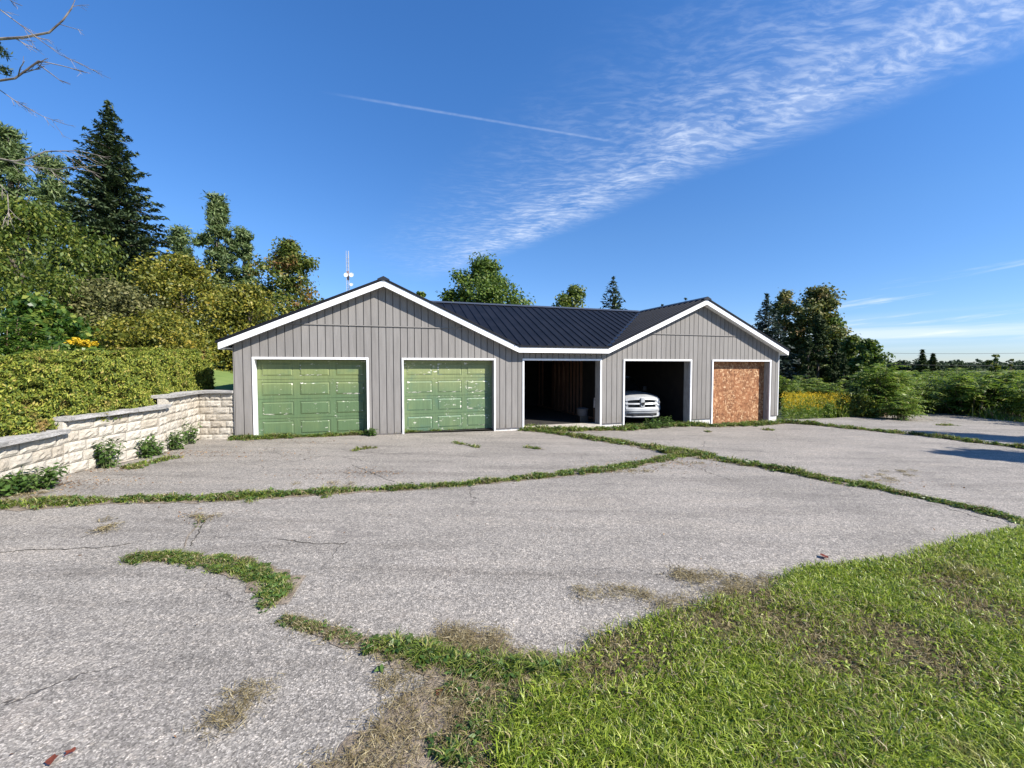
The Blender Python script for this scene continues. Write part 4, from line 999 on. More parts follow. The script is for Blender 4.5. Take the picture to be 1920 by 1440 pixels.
# ------------------------------------------------------------------ trees on the left
T(conifer, 'spruce_tree', 222, 186, 122, 24, M['spruce'], 'tall dark spruce, the largest conifer at the left', True, levels=56, per=13, spr=(.44, .13), droop=.30, power=.72, dens=1.75, jag=.3)
T(broadleaf, 'pine_tree', 34, 234, 80, 27, M['pine'], 'feathery green pine at the left edge behind the yellowing tree', True, crown0=.25, K=80, npc=110, leaf=.34, asp=.22, cone=True, tang='out', shape=.95, jag=.45)
T(broadleaf, 'pine_tree', 110, 286, 84, 31, M['pine'], 'pale pine half hidden between the left-edge pine and the tall spruce', True, crown0=.3, K=60, npc=100, leaf=.36, asp=.22, cone=True, tang='out', shape=.9, jag=.5)
T(broadleaf, 'pine_tree', 345, 424, 64, 42, M['pine'], 'low pale pine just right of the tall spruce', True, crown0=.2, K=60, npc=100, leaf=.42, asp=.24, cone=True, tang='out', shape=.85, jag=.4)
T(broadleaf, 'pine_tree', 418, 362, 60, 38, M['pine'], 'slender pine with a thin spire top, left of the turning maple', True, crown0=.2, K=80, npc=110, leaf=.40, asp=.24, cone=True, tang='out', shape=.52, jag=.4)
T(broadleaf, 'pine_tree', 462, 424, 50, 38.5, M['pine'], 'shorter narrow pine close beside the slender spire pine', True, crown0=.2, K=60, npc=100, leaf=.40, asp=.24, cone=True, tang='out', shape=.7, jag=.35)
T(broadleaf, 'maple_tree', 545, 452, 66, 34, M['maple_turn'], 'maple turning orange on one side, just left of the garage gable', True, K=110, npc=120, leaf=.25, crown0=.15, jag=.4)
T(broadleaf, 'ash_tree', 52, 392, 150, 17, M['olive'], 'spreading yellow-green tree at the left edge in front of the pines', True, K=105, npc=130, leaf=.17, asp=.45, crown0=.22, jag=.45, limbs=22, tang='droop')
T(broadleaf, 'thorn_bush', 215, 536, 108, 17.5, M['dull'], 'dull olive bush at the foot of the tall spruce', True, cat='shrub', K=90, npc=150, leaf=.13, crown0=.03, jag=.35, limbs=18, trunk_r=.06)
T(broadleaf, 'apple_tree', 345, 482, 92, 21, M['yellow'], 'broad yellowing apple tree between the tall spruce and the garage', True, K=130, npc=130, leaf=.15, crown0=.05, jag=.4, limbs=22, trunk_r=.1)
T(broadleaf, 'apple_tree', 470, 540, 90, 22, M['yellow'], 'yellowing bush under the turning maple beside the garage roof edge', True, K=120, npc=120, leaf=.15, crown0=.04, jag=.4, limbs=20, trunk_r=.09)
T(broadleaf, 'lilac_bush', 300, 590, 90, 16.5, M['yellow'], 'green-gold bush behind the right half of the hedge', True, cat='shrub', K=80, npc=130, leaf=.12, crown0=.02, jag=.35, limbs=14, trunk_r=.05)
T(conifer, 'blue_spruce_tree', 392, 540, 22, 26, M['blue_spruce'], 'small bluish spruce peeping out among the yellowing bushes', True, levels=22, per=7, spr=(.4, .13))
T(broadleaf, 'vine_bush', 85, 566, 80, 12.6, M['bright'], 'bright green broad-leaved bush behind the left end of the hedge', True, cat='shrub', K=60, npc=70, leaf=.15, asp=.8, crown0=.02, jag=.4, limbs=12, trunk_r=.04)
T(frond_shrub, 'sumac_shrub', 12, 560, 60, 11.2, M['bright'], 'dark green sumac with long leaves at the left edge above the hedge', True, stems=12, per=11, Lr=.62, ll=.2, lw=.28, nl=9)
T(frond_shrub, 'sumac_shrub', 105, 618, 55, 10.6, M['bright'], 'low leafy sumac directly behind the hedge near the yellow flowers', True, stems=9, per=9, Lr=.5, ll=.17, lw=.32, nl=8)
# small flowering weed behind the hedge
def flower_weed(base, H_, label):
    r = weed('flowering_weed', base, H_, .3, M['bright'], label, 'weed', stems=9, per=9, ll=.12)
    cs = [(random.uniform(-.25, .25), random.uniform(-.2, .2), H_ * random.uniform(.9, 1.05)) for _ in range(9)]
    for c_ in cs: link(bpy.data.objects.new('flower_head', np_mesh('flower_head', clumps([c_], [.05], 70, .06, .05), M['golden'])), r)
b = TB(152, 10.9, True); flower_weed(b, TZ(640, 10.9) - b[2], 'yellow-flowered weed poking up behind the hedge')

# bare dead tree just outside the left edge: its branches reach into the picture
dt = empty('dead_tree', (-13.2, 8.6, float(hillz(-13.2, 8.6)))); D0 = Vector(dt.location)
trunk_top = Vector((0, 0, 11.0)); MB().tube([(0, 0, -.3), (.1, 0, 4), (-.05, .1, 8), (.2, 0, 11.5)], [.24, .18, .11, .03], 9).build('trunk', M['dead_wood'], dt, smooth=True)
def branch(pxs, y, r0, r1, twigs=6, from_trunk=None, tl=.5):
    pts = [AT(u, v, y) - D0 for u, v in pxs]
    if from_trunk is not None: pts = [Vector((0, 0, from_trunk))] + pts
    r0 *= .7; r1 *= .75; mb = MB(); m = len(pts); mb.tube(pts, [r0 + (r1 - r0) * (i / (m - 1)) ** .7 for i in range(m)], 6)
    for _ in range(twigs):
        i = random.randint(1 if from_trunk is None else 2, m - 2) if m > 3 else m - 2; f = random.random(); p0 = pts[i].lerp(pts[i + 1], f); d = (pts[i + 1] - pts[i]).normalized()
        sd = Vector((random.uniform(-.3, .6), random.uniform(-.5, .5), random.uniform(-.9, .35))); dd = (d * .8 + sd * .9).normalized(); ln = tl * random.uniform(.4, 1.3)
        p1 = p0 + dd * ln * .5 + Vector((0, 0, -.02)); p2 = p1 + (dd + Vector((.25, 0, -.25 + random.uniform(-.1, .3)))).normalized() * ln * .5
        rr = max(.0045, r1 * .7); mb.tube([p0, p1, p2], [rr, rr * .8, rr * .45], 4)
        for _k in range(2):
            q0 = p0.lerp(p2, random.uniform(.3, .9)); q1 = q0 + (dd + Vector((random.uniform(-.6, .6), random.uniform(-.4, .4), random.uniform(-.8, .4)))).normalized() * ln * .35
            mb.tube([q0, q1], [rr * .6, rr * .35], 4)
    mb.build('branch', M['dead_wood'], dt)
branch([(-60, 78), (0, 73), (45, 70), (92, 61), (118, 38), (134, 16), (143, -6)], 8.4, .05, .012, 9, 6.9)
branch([(-70, -30), (0, 18), (40, 48), (75, 75), (112, 102), (155, 121)], 8.1, .022, .006, 9, 8.6, .45)
branch([(-50, 152), (0, 151), (28, 147), (50, 131), (73, 114)], 7.9, .035, .018, 7, 5.7, .5)
branch([(-60, 140), (0, 169), (30, 190), (80, 218), (122, 233)], 8.2, .020, .005, 10, 5.9, .45)
branch([(-70, 305), (0, 298), (28, 303), (58, 296), (85, 284), (120, 283), (150, 283), (182, 291)], 8.6, .045, .006, 9, 3.6, .55)
branch([(-70, 290), (0, 297), (30, 306), (60, 312), (105, 318), (150, 313), (200, 309)], 8.9, .03, .006, 9, 3.4, .5)
branch([(-60, -40), (0, -12), (25, 4), (42, 11)], 8.0, .02, .006, 4, 9.2, .3)
branch([(-50, 330), (0, 346), (14, 362), (16, 392), (15, 422)], 9.2, .02, .01, 5, 3.0, .4)
cs = [AT(u, v, 8.0) - D0 for u, v in ((-12, 84), (0, 92), (6, 100), (2, 128), (10, 133), (-20, 110))]
link(bpy.data.objects.new('last_needles', np_mesh('last_needles', clumps([tuple(c) for c in cs], [.09] * 6, 60, .09, .02, tang='out'), M['spruce'])), dt)
tag(dt, 'bare dead tree reaching in from the top left with thin leafless branches', 'tree')

# ------------------------------------------------------------------ trees behind the garage
T(broadleaf, 'maple_tree', 908, 488, 80, 46, M['maple'], 'round full green maple behind the middle of the garage roof', K=130, npc=130, leaf=.33, crown0=.3, jag=.3)
T(broadleaf, 'poplar_tree', 1078, 538, 56, 52, M['olive'], 'ragged yellow-green tree behind the roof, left of the pointed spruce', K=60, npc=110, leaf=.36, crown0=.3, jag=.5)
T(conifer, 'spruce_tree', 1148, 518, 62, 46, M['spruce'], 'small pointed spruce behind the middle roof ridge', levels=24, per=8, spr=(.8, .26), droop=.1, z0=.2, power=.8)
T(broadleaf, 'maple_tree', 790, 546, 20, 54, M['maple'], 'treetop just showing over the right slope of the left gable', K=30, npc=90, leaf=.38, crown0=.4)
T(conifer, 'spruce_tree', 1283, 557, 22, 56, M['spruce'], 'tiny spruce tip over the ridge of the right gable', levels=18, per=6, spr=(.7, .24), z0=.2)
T(conifer, 'spruce_tree', 1240, 570, 20, 58, M['spruce'], 'spruce tip barely clearing the roof, left of the right gable', levels=18, per=6, spr=(.7, .24), z0=.2)

# communication mast far behind the garage
my = 120; mz = TZ(470, my); mbase = Vector(TB(655, my)); mast = empty('radio_mast', mbase); Hm = mz - mbase.z
legs = [(-.45, 0), (.45, 0), (0, .75)]
for lx, ly in legs: MB().tube([(lx, ly, 0), (lx * .8, ly * .8, Hm)], .06, 5).build('mast_leg', M['dark_iron'], mast)
mb = MB(); k = 0; z = 0
while z < Hm - 1.2:
    for i in range(3):
        a, b = legs[i], legs[(i + 1) % 3]; sc1, sc2 = 1 - .2 * z / Hm, 1 - .2 * (z + 1.2) / Hm
        mb.tube([(a[0] * sc1, a[1] * sc1, z), (b[0] * sc2, b[1] * sc2, z + 1.2)], .03, 4); mb.tube([(a[0] * sc1, a[1] * sc1, z), (b[0] * sc1, b[1] * sc1, z)], .03, 4)
    z += 1.2
mb.build('lattice', M['dark_iron'], mast)
MB().tube([(0, .25, TZ(525, my) - mbase.z), (0, .25, TZ(508, my) - mbase.z)], .30, 6).build('painted_section', M['mast_red'], mast)
for u, v, r_ in ((650, 516, .62), (660, 516, .62), (660, 534, .45), (661, 548, .6)):
    q = AT(u, v, my) - mbase; MB().lathe([(.05, -.3), (r_ * .7, -.12), (r_, .06), (r_, .14), (r_ * .6, .1)], (q.x, -.35, q.z), 14, axis='y').build('dish', M['dish'], mast)
tag(mast, 'slim lattice radio mast with white dishes rising behind the left gable', 'mast')

# ------------------------------------------------------------------ right-hand trees and scrub
T(conifer, 'blue_spruce_tree', 1434, 550, 64, 42, M['blue_spruce'], 'bluish spruce just right of the garage roof end', levels=30, per=10, spr=(.75, .24), droop=.15)
T(broadleaf, 'maple_tree', 1470, 546, 44, 45, M['brown_turn'], 'browning maple between the bluish spruce and the tall cottonwood', K=80, npc=120, leaf=.30, crown0=.15, jag=.4)
T(broadleaf, 'cottonwood_tree', 1524, 538, 54, 42, M['brown_turn'], 'tallest ragged tree of the right-hand clump', K=90, npc=115, leaf=.30, crown0=.12, jag=.5, shape=.8, tilt=(.4, 0))
T(broadleaf, 'cottonwood_tree', 1558, 598, 40, 41, M['maple'], 'lower green tree leaning out from the right-hand clump', K=50, npc=110, leaf=.30, crown0=.1, jag=.4)
T(broadleaf, 'cedar_tree', 1533, 588, 24, 33, M['cedar'], 'near-black columnar cedar in front of the right-hand clump', K=90, npc=120, leaf=.26, asp=.35, tang='out', crown0=.02, shape=.5, jag=.18)
T(broadleaf, 'cedar_tree', 1514, 612, 16, 32.5, M['cedar'], 'slim dark cedar touching the left side of the near-black cedar', K=50, npc=110, leaf=.26, asp=.35, tang='out', crown0=.02, shape=.5, jag=.2)
T(broadleaf, 'cedar_tree', 1566, 634, 16, 32, M['cedar'], 'short dark cedar to the right of the near-black cedar', K=50, npc=110, leaf=.24, asp=.35, tang='out', crown0=.02, shape=.5, jag=.2)
T(broadleaf, 'cedar_tree', 1582, 662, 12, 30.5, M['cedar'], 'lowest dark cedar at the right end of the cedar row', K=40, npc=110, leaf=.22, asp=.35, tang='out', crown0=.02, shape=.55, jag=.2)
T(broadleaf, 'elm_tree', 1594, 630, 34, 37, M['olive'], 'yellow-green young tree right of the dark cedars', K=55, npc=110, leaf=.26, crown0=.05, jag=.4)
T(broadleaf, 'elm_tree', 1628, 636, 34, 35, M['maple'], 'open green young tree at the end of the right-hand clump', K=50, npc=100, leaf=.26, crown0=.05, jag=.5)
T(conifer, 'far_spruce_tree', 1728, 656, 13, 80, M['cedar'], 'left one of the two lone dark trees on the horizon', levels=16, per=7, spr=(1.3, .5), power=.6)
T(conifer, 'far_spruce_tree', 1748, 663, 13, 82, M['cedar'], 'right one of the two lone dark trees on the horizon', levels=16, per=7, spr=(1.3, .5), power=.8)
for u, v, hw, y, lab in ((1470, 688, 30, 25, 'dense dark sumac against the right garage corner behind the goldenrod'), (1515, 690, 32, 27, 'dense sumac behind the goldenrod below the cedars'), (1560, 702, 30, 25, 'sumac at the right end of the bank under the cedars')):
    T(frond_shrub, 'sumac_shrub', u, v, hw, y, M['sumac'], lab, stems=20, per=12, Lr=.75, ll=.26, lw=.30, nl=8)
T(frond_shrub, 'tree_of_heaven', 1650, 652, 42, 19.8, M['ailanthus'], 'tall bright green clump with long feathery leaves beside the pavement end', stems=22, per=16, Lr=.85, ll=.24, lw=.24, nl=11)
T(frond_shrub, 'tree_of_heaven', 1690, 716, 34, 18.4, M['ailanthus'], 'lower feathery bright shoots right of the tall feathery clump', stems=12, per=11, Lr=.7, ll=.22, lw=.24, nl=10)
T(broadleaf, 'bramble_bush', 1610, 728, 30, 19.6, M['olive'], 'low straw-green bramble between the goldenrod and the feathery clump', cat='shrub', K=40, npc=90, leaf=.13, crown0=.0, jag=.4, trunk_r=.02, limbs=8)
# field scrub to the right: many alike shrubs
protos = []
for i in range(4):
    protos.append(frond_shrub('field_shrub', (0, 0, 0), 2.3, 1.3, M['sumac'] if i % 2 else M['ailanthus'], 'dense wild shrub in the overgrown field on the right', group='wild shrubs filling the field', stems=17, per=11, Lr=.62, ll=.23, lw=.28, nl=8))
spots = []
rr_ = random.Random(3)
edge = [(1720, 774), (1790, 775), (1850, 780), (1920, 789), (2010, 800), (2110, 812)]
for u, v in edge:
    p = G(u, v - 4); spots.append((p.x + .5, p.y + .9, rr_.uniform(1.0, 1.2), 'front row', len(spots)))
for row, (y, n_) in enumerate(((21, 7), (25, 8), (30, 8), (37, 9), (46, 9), (58, 9))):
    for i in range(n_):
        u = 1660 + (2080 - 1660) * (i + rr_.uniform(.1, .9)) / n_; x = (u - 960) / F_PX * y; spots.append((x, y * rr_.uniform(.95, 1.06), rr_.uniform(1.05, 1.4), ('second row', 'third row', 'fourth row', 'fifth row', 'sixth row', 'farthest row')[row], i))
ORD = ('first', 'second', 'third', 'fourth', 'fifth', 'sixth', 'seventh', 'eighth', 'ninth')
for i, (x, y, s_, rown, idx) in enumerate(spots):
    o = protos[i] if i < 4 else copy_tree(protos[i % 4]); o.location = (x, y, float(g(x, y)) - .05); o.rotation_euler = (0, 0, rr_.uniform(0, 6.28)); o.scale = (s_ * 1.1, s_ * 1.1, s_); o['label'] = 'wild field shrub at the right, %s from the pavement, %s from the left' % (rown, ORD[idx])
T(broadleaf, 'sapling', 1866, 664, 14, 30, M['olive'], 'thin open sapling standing above the field shrubs', K=14, npc=45, leaf=.2, crown0=.4, jag=.5)
T(broadleaf, 'sapling', 1895, 672, 7, 31, M['brown_turn'], 'spindly brown sapling near the right edge of the field', K=7, npc=40, leaf=.16, crown0=.5, jag=.5)
# goldenrod patch
n = 520; poly = [tuple(G(u, v)[:2]) for u, v in ((1466, 787), (1600, 782))] + [(TB(1590, 22.5)[0], 22.5), (TB(1472, 24)[0], 24.0)]
xs = np.array([p[0] for p in poly]); ys = np.array([p[1] for p in poly])
gx_ = rng.uniform(xs.min(), xs.max(), n * 4); gy_ = rng.uniform(ys.min(), ys.max(), n * 4); k = in_poly(gx_, gy_, poly); gx_, gy_ = gx_[k][:n], gy_[k][:n]; n = len(gx_)
hh = rng.uniform(.45, 1.1, n); bz = g(gx_, gy_)
Vs = []; mi = []
per = 26; tt_ = rng.random((n, per)); C = np.stack([np.repeat(gx_, per) + rng.normal(0, .04, n * per), np.repeat(gy_, per) + rng.normal(0, .04, n * per), np.repeat(bz, per) + np.repeat(hh, per) * tt_.ravel() * .9], 1)
Vs.append(leaf_quads(C, unit(rng.normal(size=(n * per, 3)) + [0, 0, .5]), rnd_dir(n * per), rng.uniform(.07, .14, n * per), np.full(n * per, .028))); mi.append(np.zeros(n * per))
per = 15; C = np.stack([np.repeat(gx_, per) + rng.normal(0, .06, n * per), np.repeat(gy_, per) + rng.normal(0, .06, n * per), np.repeat(bz + hh * .92, per) + rng.normal(0, .055, n * per)], 1)
Vs.append(leaf_quads(C, rnd_dir(n * per), rnd_dir(n * per), rng.uniform(.03, .06, n * per), np.full(n * per, .03))); mi.append(np.ones(n * per))
st_ = np.stack([gx_, gy_, bz], 1)
o = link(bpy.data.objects.new('goldenrod', np_mesh('goldenrod', np.concatenate(Vs), [M['ailanthus'], M['golden']], mat_idx=np.concatenate(mi))))
tag(o, 'yellow goldenrod in flower beside the right corner of the garage', 'goldenrod', kind='stuff')
# tall mixed weeds along the far edge of the paving
wp = [(1592, 784), (1650, 781), (1720, 778), (1790, 775), (1850, 780), (1920, 789), (2010, 800)]
wq = [G(u, v) for u, v in wp]; n = 9000; kk = rng.uniform(0, len(wq) - 1.001, n); i0 = kk.astype(int); fr = kk - i0
wx = np.array([p.x for p in wq]); wy = np.array([p.y for p in wq]); bx_ = wx[i0] * (1 - fr) + wx[i0 + 1] * fr + rng.normal(0, .15, n); by_ = wy[i0] * (1 - fr) + wy[i0 + 1] * fr + .35 + np.abs(rng.normal(0, .7, n))
tl_ = .35 + .65 * (.5 + .5 * np.sin(kk * 5.3) * np.sin(kk * 2.1 + 1)); hw_ = rng.uniform(.3, 1.15, n) * tl_ * np.clip((by_ - wy[i0]) * 1.2, .35, 1.25)
o = link(bpy.data.objects.new('tall_weeds', blade_mesh('tall_weeds', np.stack([bx_, by_, g(bx_, by_) - .02], 1), hw_, rng.uniform(.018, .045, n), rng.uniform(.1, .9, n), [M['ailanthus'], M['straw'], M['grass_dark']], rng.choice([0, 1, 2], n, p=[.5, .2, .3]))))
tag(o, 'loose tall yellow-green weeds lining the far edge of the paving', 'weeds', kind='stuff')
# far woods on the horizon
C = []; Rr = []
for u in np.arange(1580, 2150, 2.2):
    y = 300 + 60 * math.sin(u * .01); x = (u - 960) / F_PX * y; z = float(g(x, y)); top = TZ(683 + 2.5 * math.sin(u * .13) + random.uniform(-3.0, 2.5), y)
    for zz_ in np.linspace(z, top, 4): C.append((x + random.uniform(-2, 2), y + random.uniform(-8, 8), zz_)); Rr.append(random.uniform(.9, 1.8))
o = link(bpy.data.objects.new('distant_woods', np_mesh('distant_woods', clumps(C, Rr, 14, 1.6, 1.2), M['far_leaf']))); tag(o, 'thin dark line of woods along the far horizon', 'woods', kind='stuff')
# power line crossing the field sky
pa, pb = (AT(1600, 700, 70), AT(2060, 712, 62))
for q, lab in ((pa, 'wooden utility pole hidden among the right-hand trees'), (pb, 'wooden utility pole beyond the right edge carrying the wires')):
    q.z = float(g(q.x, q.y)); po = empty('utility_pole', q); MB().tube([(0, 0, -.3), (0, 0, 6.0)], [.13, .09], 8).build('pole', M['bark'], po); MB().box((-.05, -.8, 4.6), (.05, .8, 4.7)).build('crossarm', M['bark'], po)
    tag(po, lab, 'pole')
for du, v0, v1, lab in ((0, 661, 659, 'upper thin wire above the field'), (0, 681, 684, 'lower thin wire above the field')):
    a = AT(1600, v0, 70); b = AT(2060, v1, 62); pts = [a.lerp(b, i / 12) - Vector((0, 0, .25 * (1 - (2 * i / 12 - 1) ** 2))) for i in range(13)]
    tag(MB().tube(pts, .022, 4).build('overhead_wire', M['black']), lab, 'wire')
# trees outside the frame on the right: they throw the shadow lying across the far paving
for (x, y, H_, R_, lab) in ((18.4, 5.3, 7.2, 1.7, 'broad tree beyond the right edge shading the far paving'), (23.2, 7.6, 9.0, 2.1, 'second tree beyond the right edge shading the far paving')):
    broadleaf('shade_tree', (x, y, float(g(x, y))), H_, R_, M['maple'], lab, K=70, npc=90, leaf=.28, crown0=.25)

# ------------------------------------------------------------------ grass in the lawn, in the cracks, along the walls
def pts_in(poly, n, dens=None):
    xs = [p[0] for p in poly]; ys = [p[1] for p in poly]; out = np.zeros((0, 2))
    while len(out) < n:
        c = np.stack([rng.uniform(min(xs), max(xs), n * 3), rng.uniform(min(ys), max(ys), n * 3)], 1)
        k = in_poly(c[:, 0], c[:, 1], poly)
        if dens is not None: k &= rng.random(len(c)) < dens(c)
        out = np.concatenate([out, c[k]])
    return out[:n]
def vis(c):   # denser near the photographer, none where nobody looks
    d = np.hypot(c[:, 0], c[:, 1]); ok = (c[:, 1] > .9) & (np.abs(c[:, 0]) < c[:, 1] * 1.5 + 1.2) & (c[:, 0] < 15); return ok * np.clip(3.2 / d, .12, 1) ** 1.3
def lump2(c, s, ph=0): return .5 + .25 * (np.sin(c[:, 0] * s + ph + 1.3 * np.sin(c[:, 1] * s * .8)) + np.sin(c[:, 1] * s * 1.2 + ph * 2 + 1.1 * np.sin(c[:, 0] * s * .9)))
lawn_big = lawn_r
dry_px = [(1340, 1175, .22), (1440, 1165, .2), (1500, 1195, .22), (1680, 1200, .25), (1720, 1240, .22), (1560, 1245, .18), (1850, 1150, .25), (1780, 1100, .2), (1130, 1260, .18), (1180, 1225, .2), (1400, 1120, .2)]
dry = [(G(u, v), r_) for u, v, r_ in dry_px]
c = pts_in(lawn_big, 175000, vis)
dd = np.zeros(len(c))
for q, r_ in dry: dd = np.maximum(dd, np.exp(-((c[:, 0] - q.x) ** 2 + ((c[:, 1] - q.y) * 1.2) ** 2) / (r_ * 1.3) ** 2))
keep = rng.random(len(c)) > dd * .9; c = c[keep] + rng.normal(0, .035, (keep.sum(), 2)); dd = dd[keep]
lm = lump2(c, 4.1) * .6 + lump2(c, 11, 2) * .4
h = (.038 + .062 * lm) * rng.uniform(.6, 1.35, len(c)) * (1 - .4 * dd)
far = np.clip(np.hypot(c[:, 0], c[:, 1]) / 4, 1, 2.2)
base = np.stack([c[:, 0], c[:, 1], g(c[:, 0], c[:, 1]) + .012], 1)
mi = (rng.random(len(c)) < 0.05 + .8 * dd + .12 * (lump2(c, 2.3, 4) > .72)).astype(int)
o = link(bpy.data.objects.new('lawn_grass', blade_mesh('lawn_grass', base, h, rng.uniform(.0035, .0082, len(c)) * far ** .6, rng.uniform(.3, 1.4, len(c)), [M['grass'], M['straw']], mi)))
tag(o, 'lush green lawn grass filling the lower right corner', 'grass', kind='stuff')
# flat broad weeds in the lawn
c = pts_in(lawn_big, 2600, vis); per = 5; C = np.repeat(np.stack([c[:, 0], c[:, 1], g(c[:, 0], c[:, 1]) + .035], 1), per, 0); a = rng.uniform(0, 6.283, len(C)); t = unit(np.stack([np.cos(a), np.sin(a), rng.uniform(.1, .9, len(C))], 1)); L_ = rng.uniform(.015, .042, len(C))
o = link(bpy.data.objects.new('lawn_weeds', np_mesh('lawn_weeds', leaf_quads(C + t * (L_ * .5)[:, None], t, unit(np.array([0, 0, 1.0]) + rng.normal(0, .35, (len(C), 3))), L_, L_ * .33), M['grass'])))
tag(o, 'small broad-leaved weeds scattered through the lawn', 'weeds', kind='stuff')
def straw(poly_px, n, name, label, hmul=1.0, green=.0, soilmat=True):
    poly = [tuple(G(u, v)[:2]) for u, v in poly_px]; c = pts_in(poly, n)
    h = rng.uniform(.03, .08, n) * hmul; base = np.stack([c[:, 0], c[:, 1], g(c[:, 0], c[:, 1]) + .006 + rng.uniform(0, .012, n)], 1)
    return base, h, rng.uniform(.0025, .006, n), np.full(n, 0.0)
Bs = []
for poly_px, n in ((soil_px, 9500), ([(810, 1185), (880, 1176), (942, 1185), (948, 1210), (880, 1222), (815, 1215)], 1600), ([(1058, 1108), (1130, 1102), (1220, 1112), (1290, 1140), (1255, 1150), (1180, 1122), (1070, 1122)], 1300),
                   ([(1255, 1072), (1330, 1068), (1410, 1078), (1470, 1090), (1420, 1110), (1330, 1096), (1265, 1085)], 1500), ([(1290, 1100), (1440, 1098), (1470, 1112), (1300, 1150), (1260, 1130)], 900), ([(440, 1300), (480, 1288), (500, 1300), (470, 1330), (445, 1325)], 420), ([(395, 1340), (430, 1330), (445, 1350), (415, 1375), (393, 1365)], 380),
                   ([(180, 975), (205, 968), (218, 985), (205, 1000), (185, 995)], 320), ([(365, 965), (400, 962), (405, 972), (375, 978)], 220), ([(690, 1270), (740, 1265), (770, 1280), (700, 1292)], 320), ([(1590, 905), (1640, 885), (1710, 880), (1745, 886), (1700, 900), (1640, 915)], 800),
                   ([(1130, 880), (1250, 868), (1300, 865), (1330, 872), (1230, 886), (1140, 893)], 700), ([(0, 920), (90, 905), (110, 935), (0, 948)], 900), ([(520, 905), (640, 900), (720, 905), (640, 915)], 250), ([(1640, 775), (1690, 782), (1790, 793), (1700, 790), (1630, 783)], 500)):
    poly = [tuple(G(u, v)[:2]) for u, v in poly_px]; c = pts_in(poly, n)
    cc = c[:max(6, n // 45)]; c = cc[rng.integers(0, len(cc), n)] + rng.normal(0, .045, c.shape)
    Bs.append(c)
for q, r_ in dry: Bs.append(np.array([q.x, q.y]) + rng.normal(0, r_ * .6, (1500, 2)) * np.array([1, .8]))
c = np.concatenate(Bs); n = len(c)
base = np.stack([c[:, 0], c[:, 1], g(c[:, 0], c[:, 1]) + .008 + rng.uniform(0, .02, n)], 1); a = rng.uniform(0, 6.283, n); t = unit(np.stack([np.cos(a), np.sin(a), rng.uniform(-.1, .35, n)], 1)); L_ = rng.uniform(.025, .075, n)
o = link(bpy.data.objects.new('dry_clippings', np_mesh('dry_clippings', leaf_quads(base + t * (L_ * .3)[:, None], t, unit(np.array([0, 0, 1.0]) + rng.normal(0, .4, (n, 3))), L_, rng.uniform(.0018, .0042, n) * np.clip(np.hypot(c[:, 0], c[:, 1]) / 3, 1, 2)), M['straw'])))
tag(o, 'dry straw-coloured grass clippings lying on the paving and bare soil', 'dry grass', kind='stuff')

